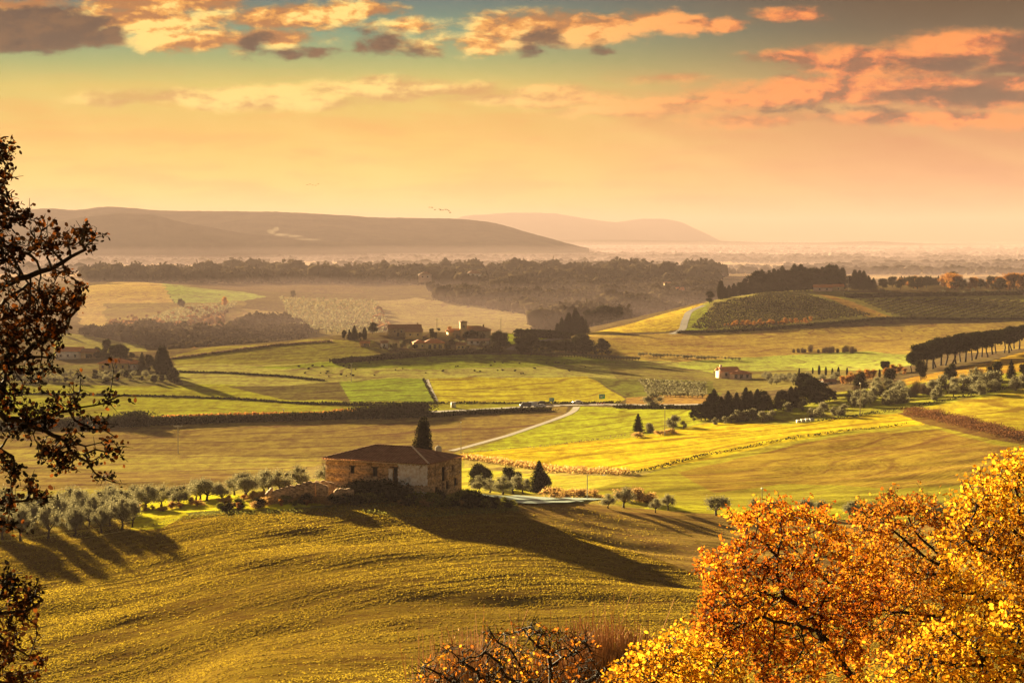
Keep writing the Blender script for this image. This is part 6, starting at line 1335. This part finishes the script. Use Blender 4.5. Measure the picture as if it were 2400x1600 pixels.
fg_tree('half-bare oak with black branches and sparse amber leaves at the bottom centre', 1290, 25,
  [([(*c6(1120, 1600), 0), (*c6(1150, 1294), 0), (*c6(1150, 1180), 0), (*c6(1130, 1090), 0), (*c6(1060, 1040), 0), (*c6(1000, 980), 0), (*c6(960, 920), 0)], None),
   ([(*c6(1150, 1180), 0), (*c6(1230, 1120), .2), (*c6(1330, 1080), .2), (*c6(1400, 1040), .2)], 1), ([(*c6(1120, 1450), 0), (*c6(1010, 1290), 0), (*c6(930, 1160), -.1), (*c6(870, 1060), -.1), (*c6(780, 1010), -.1), (*c6(730, 930), 0)], 1),
   ([(*c6(1010, 1300), 0), (*c6(840, 1250), -.2), (*c6(790, 1150), -.3), (*c6(700, 1080), -.3)], 1), ([(*c6(1110, 1500), 0), (*c6(680, 1320), .1), (*c6(640, 1210), .1), (*c6(540, 1150), .1), (*c6(470, 1080), .1)], 1),
   ([(*c6(1130, 1500), 0), (*c6(1400, 1300), .2), (*c6(1530, 1200), .2), (*c6(1640, 1110), .2)], 1), ([(*c6(1060, 1040), 0), (*c6(1090, 950), .2), (*c6(1060, 880), .2)], 1), ([(*c6(540, 1340), .1), (*c6(400, 1240), 0), (*c6(280, 1180), 0)], 1)],
  B6([(740, 1000, 90, 70, .9), (930, 930, 130, 60, .9), (1080, 930, 120, 60, .9), (1250, 1000, 120, 70, .9), (1380, 1010, 90, 60, .8), (600, 1110, 130, 70, 1), (420, 1090, 90, 50, .8), (850, 1120, 180, 90, 1), (1150, 1140, 180, 90, 1), (1400, 1140, 120, 80, 1), (450, 1230, 170, 80, 1), (700, 1250, 220, 80, 1), (1050, 1260, 250, 80, 1), (1400, 1260, 200, 80, 1), (280, 1230, 90, 70, .8), (330, 1320, 120, 50, .8)]),
  1150, .9, 'oak_rust', .058, 3, step=.09, kill=.13, leafprob=.24, r_tip=.006)
# bare pinkish thicket behind it
M['tan'] = leaf_mat('tan_twigs', (.36, .20, .10), (.62, .38, .20), .3, 0)
make_bare('bare_shrub', 'tan', 3.5, 3.5, 1300, 500, .03)
for i, (px, pt, d) in enumerate([(1375, 1445, 34), (1410, 1438, 35), (1450, 1440, 34), (1485, 1452, 34), (1340, 1470, 33), (1095, 1465, 33), (1120, 1470, 34), (1530, 1490, 34)]):
    x = (px - 1200) / F * d; t = P3(px, pt, d); g_ = gz(x, d); e = plant('bare_shrub', x, d, (t[2] - g_) * 1.03, ['bare tan thicket left of the tallest stems behind the half-bare oak', 'bare tan thicket, tallest stems behind the half-bare oak', 'bare tan thicket right of the tallest stems', 'bare tan thicket near the yellow leaves', 'bare tan thicket low behind the dark branches', 'bare stems at the left behind the half-bare oak', 'bare stems second from the left behind the half-bare oak', 'bare stems touching the low golden crown'][i], 'bare thickets behind the half-bare oak', .36, var=3)
# dark oak on the left edge
def Lp(x, y): return (x / 1.65, 300 + y / 1.65)
def BL(lst): return [(*Lp(x, y), rx / 1.65, ry / 1.65, w) for x, y, rx, ry, w in lst]
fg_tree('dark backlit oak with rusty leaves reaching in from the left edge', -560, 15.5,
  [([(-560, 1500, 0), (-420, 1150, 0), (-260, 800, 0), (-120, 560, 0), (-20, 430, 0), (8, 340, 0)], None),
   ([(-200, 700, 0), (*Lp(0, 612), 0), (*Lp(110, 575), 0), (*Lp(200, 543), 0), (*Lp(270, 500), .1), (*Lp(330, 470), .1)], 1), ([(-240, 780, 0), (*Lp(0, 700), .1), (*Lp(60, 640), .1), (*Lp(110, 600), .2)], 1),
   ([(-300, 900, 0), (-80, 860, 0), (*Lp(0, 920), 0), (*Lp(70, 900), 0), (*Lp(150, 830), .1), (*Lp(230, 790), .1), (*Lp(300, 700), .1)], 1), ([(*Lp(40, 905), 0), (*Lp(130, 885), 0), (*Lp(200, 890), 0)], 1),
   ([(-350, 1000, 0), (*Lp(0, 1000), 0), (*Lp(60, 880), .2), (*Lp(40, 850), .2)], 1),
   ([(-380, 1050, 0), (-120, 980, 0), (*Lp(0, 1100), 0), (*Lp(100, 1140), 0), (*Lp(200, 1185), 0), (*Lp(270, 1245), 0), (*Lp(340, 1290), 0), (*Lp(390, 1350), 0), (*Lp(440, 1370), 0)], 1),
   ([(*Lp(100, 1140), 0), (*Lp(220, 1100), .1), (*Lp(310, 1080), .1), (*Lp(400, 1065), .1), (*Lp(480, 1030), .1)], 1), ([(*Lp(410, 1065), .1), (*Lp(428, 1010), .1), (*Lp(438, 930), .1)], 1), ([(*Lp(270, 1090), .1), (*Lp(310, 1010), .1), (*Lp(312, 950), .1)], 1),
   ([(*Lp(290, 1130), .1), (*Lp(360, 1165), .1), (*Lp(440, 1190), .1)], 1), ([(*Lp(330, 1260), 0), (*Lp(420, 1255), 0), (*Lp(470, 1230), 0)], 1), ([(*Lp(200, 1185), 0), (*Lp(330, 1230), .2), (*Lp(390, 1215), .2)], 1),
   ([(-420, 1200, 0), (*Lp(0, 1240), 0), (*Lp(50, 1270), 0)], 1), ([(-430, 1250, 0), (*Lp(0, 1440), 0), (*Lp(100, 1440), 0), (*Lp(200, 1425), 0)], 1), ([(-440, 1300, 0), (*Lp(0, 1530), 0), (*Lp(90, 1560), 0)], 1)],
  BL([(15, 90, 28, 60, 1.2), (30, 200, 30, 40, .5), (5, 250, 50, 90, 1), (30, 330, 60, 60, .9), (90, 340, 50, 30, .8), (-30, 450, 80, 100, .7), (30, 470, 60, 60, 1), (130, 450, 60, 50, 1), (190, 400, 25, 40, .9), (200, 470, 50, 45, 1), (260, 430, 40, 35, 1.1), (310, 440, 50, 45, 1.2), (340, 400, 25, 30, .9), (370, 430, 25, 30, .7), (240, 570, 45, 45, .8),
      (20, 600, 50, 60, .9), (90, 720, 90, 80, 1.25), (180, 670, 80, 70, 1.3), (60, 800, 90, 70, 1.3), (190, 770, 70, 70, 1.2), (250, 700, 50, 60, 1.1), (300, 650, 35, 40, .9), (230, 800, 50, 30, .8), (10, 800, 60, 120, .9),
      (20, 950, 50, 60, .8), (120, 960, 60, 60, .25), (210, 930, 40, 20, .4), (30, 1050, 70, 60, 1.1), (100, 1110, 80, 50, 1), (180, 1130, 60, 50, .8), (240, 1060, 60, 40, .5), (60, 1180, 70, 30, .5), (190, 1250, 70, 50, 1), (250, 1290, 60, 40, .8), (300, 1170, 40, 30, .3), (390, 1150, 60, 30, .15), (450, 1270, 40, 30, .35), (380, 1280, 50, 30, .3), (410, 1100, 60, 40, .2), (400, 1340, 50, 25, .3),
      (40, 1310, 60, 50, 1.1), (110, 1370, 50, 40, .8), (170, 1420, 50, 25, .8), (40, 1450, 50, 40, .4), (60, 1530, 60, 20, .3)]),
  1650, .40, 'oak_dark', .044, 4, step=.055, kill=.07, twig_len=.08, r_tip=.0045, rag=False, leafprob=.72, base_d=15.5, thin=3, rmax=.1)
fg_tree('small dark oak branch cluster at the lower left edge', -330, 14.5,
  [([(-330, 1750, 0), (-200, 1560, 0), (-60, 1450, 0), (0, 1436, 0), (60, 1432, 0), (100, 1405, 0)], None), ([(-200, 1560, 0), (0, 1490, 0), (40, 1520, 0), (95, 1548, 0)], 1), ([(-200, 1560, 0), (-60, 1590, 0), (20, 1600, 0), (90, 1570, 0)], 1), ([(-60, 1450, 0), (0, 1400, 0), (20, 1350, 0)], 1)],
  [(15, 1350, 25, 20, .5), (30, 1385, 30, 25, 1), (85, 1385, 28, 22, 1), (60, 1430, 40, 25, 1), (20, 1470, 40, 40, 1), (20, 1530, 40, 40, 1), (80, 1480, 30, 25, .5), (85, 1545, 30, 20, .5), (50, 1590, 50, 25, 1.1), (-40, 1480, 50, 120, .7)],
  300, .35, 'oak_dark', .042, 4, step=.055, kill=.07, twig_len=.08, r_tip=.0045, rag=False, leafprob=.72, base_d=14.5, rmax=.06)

#==PART5== grass
M['tuft'] = leaf_mat('crop_tufts', (.075, .045, .010), (.41, .30, .023), .5, 0)
def grass(name, label, d0, d1, n, size, t0=-260, t1=2660):
    d = np.sqrt(rng.uniform(d0 ** 2, d1 ** 2, n)); t = rng.uniform(t0, t1, n); X = (t - 1200) / F * d; Y = d
    # drill rows: keep more tufts along bending lines
    a = R(28) + .35 * (fbm(X / 90, Y / 90, 2, 44) - .5); s = (-X * np.sin(a) + Y * np.cos(a)); r = fbm(s / 1.5, (X * np.cos(a) + Y * np.sin(a)) / 22, 3, 41); b = fbm(X / 34, Y / 34, 3, 42)
    px, py = project(X, Y, H(X, Y)); brown = in_poly(px, py, [(a_ * K, b_ * K) for a_, b_ in [(1180,1150),(2500,1180),(2500,1420),(1640,1335),(1500,1285),(1220,1195)]])
    strip = in_poly(px, py, [(a_ * K, b_ * K) for a_, b_ in [(300,1120),(760,1120),(760,1165),(560,1174),(430,1184),(370,1214),(300,1218)]])
    keep = rng.random(n) * np.where(strip, 99, np.where(brown, 12, 1)) < np.clip((r - .36) * 3.2 + (b - .5) * 1.6, .05, 1); X, Y, r, b = X[keep], Y[keep], r[keep], b[keep]; m_ = len(X)
    Z = H(X, Y); h = size * (.5 + .9 * rng.random(m_)); w = h * rng.uniform(1.5, 4.0, m_); th = a[keep] + rng.normal(size=m_) * .5
    U = np.stack([np.cos(th), np.sin(th), th * 0], -1) * w[:, None] / 2; lean = rng.normal(size=(m_, 3)) * (.25, .25, 0) * h[:, None]
    P = np.stack([X, Y, Z - .03], -1); Tp = np.stack([X, Y, Z + h], -1) + lean
    V = np.stack([P - U * .8, P + U * .8, Tp + U * .55, Tp - U * .7], 1).reshape(-1, 3)
    tint = np.clip(.04 + .95 * rng.random(m_) ** 1.8 * (b * 1.7) + .25 * (rng.random(m_) < .05), 0, 1)
    o = link(name, mesh_np(name, [(V, np.arange(m_ * 4).reshape(m_, 4), 0, np.repeat(tint, 4))], [M['tuft']])); return tag(o, label, 'grass', kind='stuff')
grass('grass', 'short winter crop tufts covering the near field', 165, 352, 1300000, .072)
# every tree of a row is named by its place in the row
for gname, text in [
 (GT, 'dark conifer, %s from the left in the left thicket on the right slope'), (GT2, 'dark conifer, %s from the left in the thicket below the young cypresses'),
 ('row of umbrella pines on the right slope', 'umbrella pine, %s from the left in the long pine row'), ('young cypresses right of the pink house', 'slim young cypress, %s from the left, right of the pink house'),
 (GH, 'dark conifer crowning the vineyard hill, %s from the left'), (GR, 'hazy tree, %s from the left in the reddish skyline right of the hill'),
 ('cypress row beyond the vineyard hill', 'faint slim cypress, %s from the left in the row beyond the hill'), ('dark tree belt right of the hamlet', 'dark tree, %s from the left in the belt right of the hamlet'),
 ('tall conifers behind the tree belt', 'tall dark conifer, %s from the left in the group behind the belt'), ('hazy round trees left of the yellow hillside', 'hazy round tree, %s from the left beside the yellow hillside'),
 ('row of small olives below the dark tree belt', 'small olive, %s from the left in the row below the dark belt'), ('row of small olives left of the bright green field', 'small olive, %s from the left in the row ending at the green field'),
 ('bare shrubs above the bright green field', 'bare shrub, %s from the left above the bright green field'), ('orange bushes under the vineyard hill', 'low orange bush, %s from the left along the ditch under the vineyard'),
 ('olive trees on the terrace right of the hill', 'small olive, %s from the left on the terrace right of the hill'), ('orange autumn trees beside the pine row', 'orange tree, %s from the left beside the pine row'),
 ('grey shrubs fringing the dark thickets', 'grey shrub, %s from the left along the foot of the dark thickets'), ('orange reed clumps along the valley ditch', 'orange reed clump, %s from the left past the tall dark pine'),
 ('weeds before the tumbledown walls', 'weed or bramble, %s from the left before the tumbledown walls'), ('weeds on the bank before the farmhouse', 'weedy bush, %s from the left on the bank before the farmhouse'), ('brambles right of the farmhouse', 'dark bramble, %s from the left on the bank right of the farmhouse'),
 ('orange clumps left of the ruin', 'orange dry grass clump, %s from the left behind the bright strip'), ('olive trees of the garden right of the pink house', 'small garden olive, %s from the left, right of the pink house'),
 ('hazy olives below the left farmhouses', 'hazy olive or bush, %s from the left below the left farms'), ('hazy garden trees of the left farms', 'hazy garden tree, %s from the left around the left farmhouses'), ('dark bushes dotted on the pale meadow', 'small dark meadow bush, %s from the left below the hamlet'),
 (GS, 'grey-brown shrub, %s from the left on the slope below the pine row'), (G1, 'grove olive behind the front row, %s from the left'), (GHa, 'hamlet garden tree, %s from the left among the houses')]:
    number_group(gname, text)
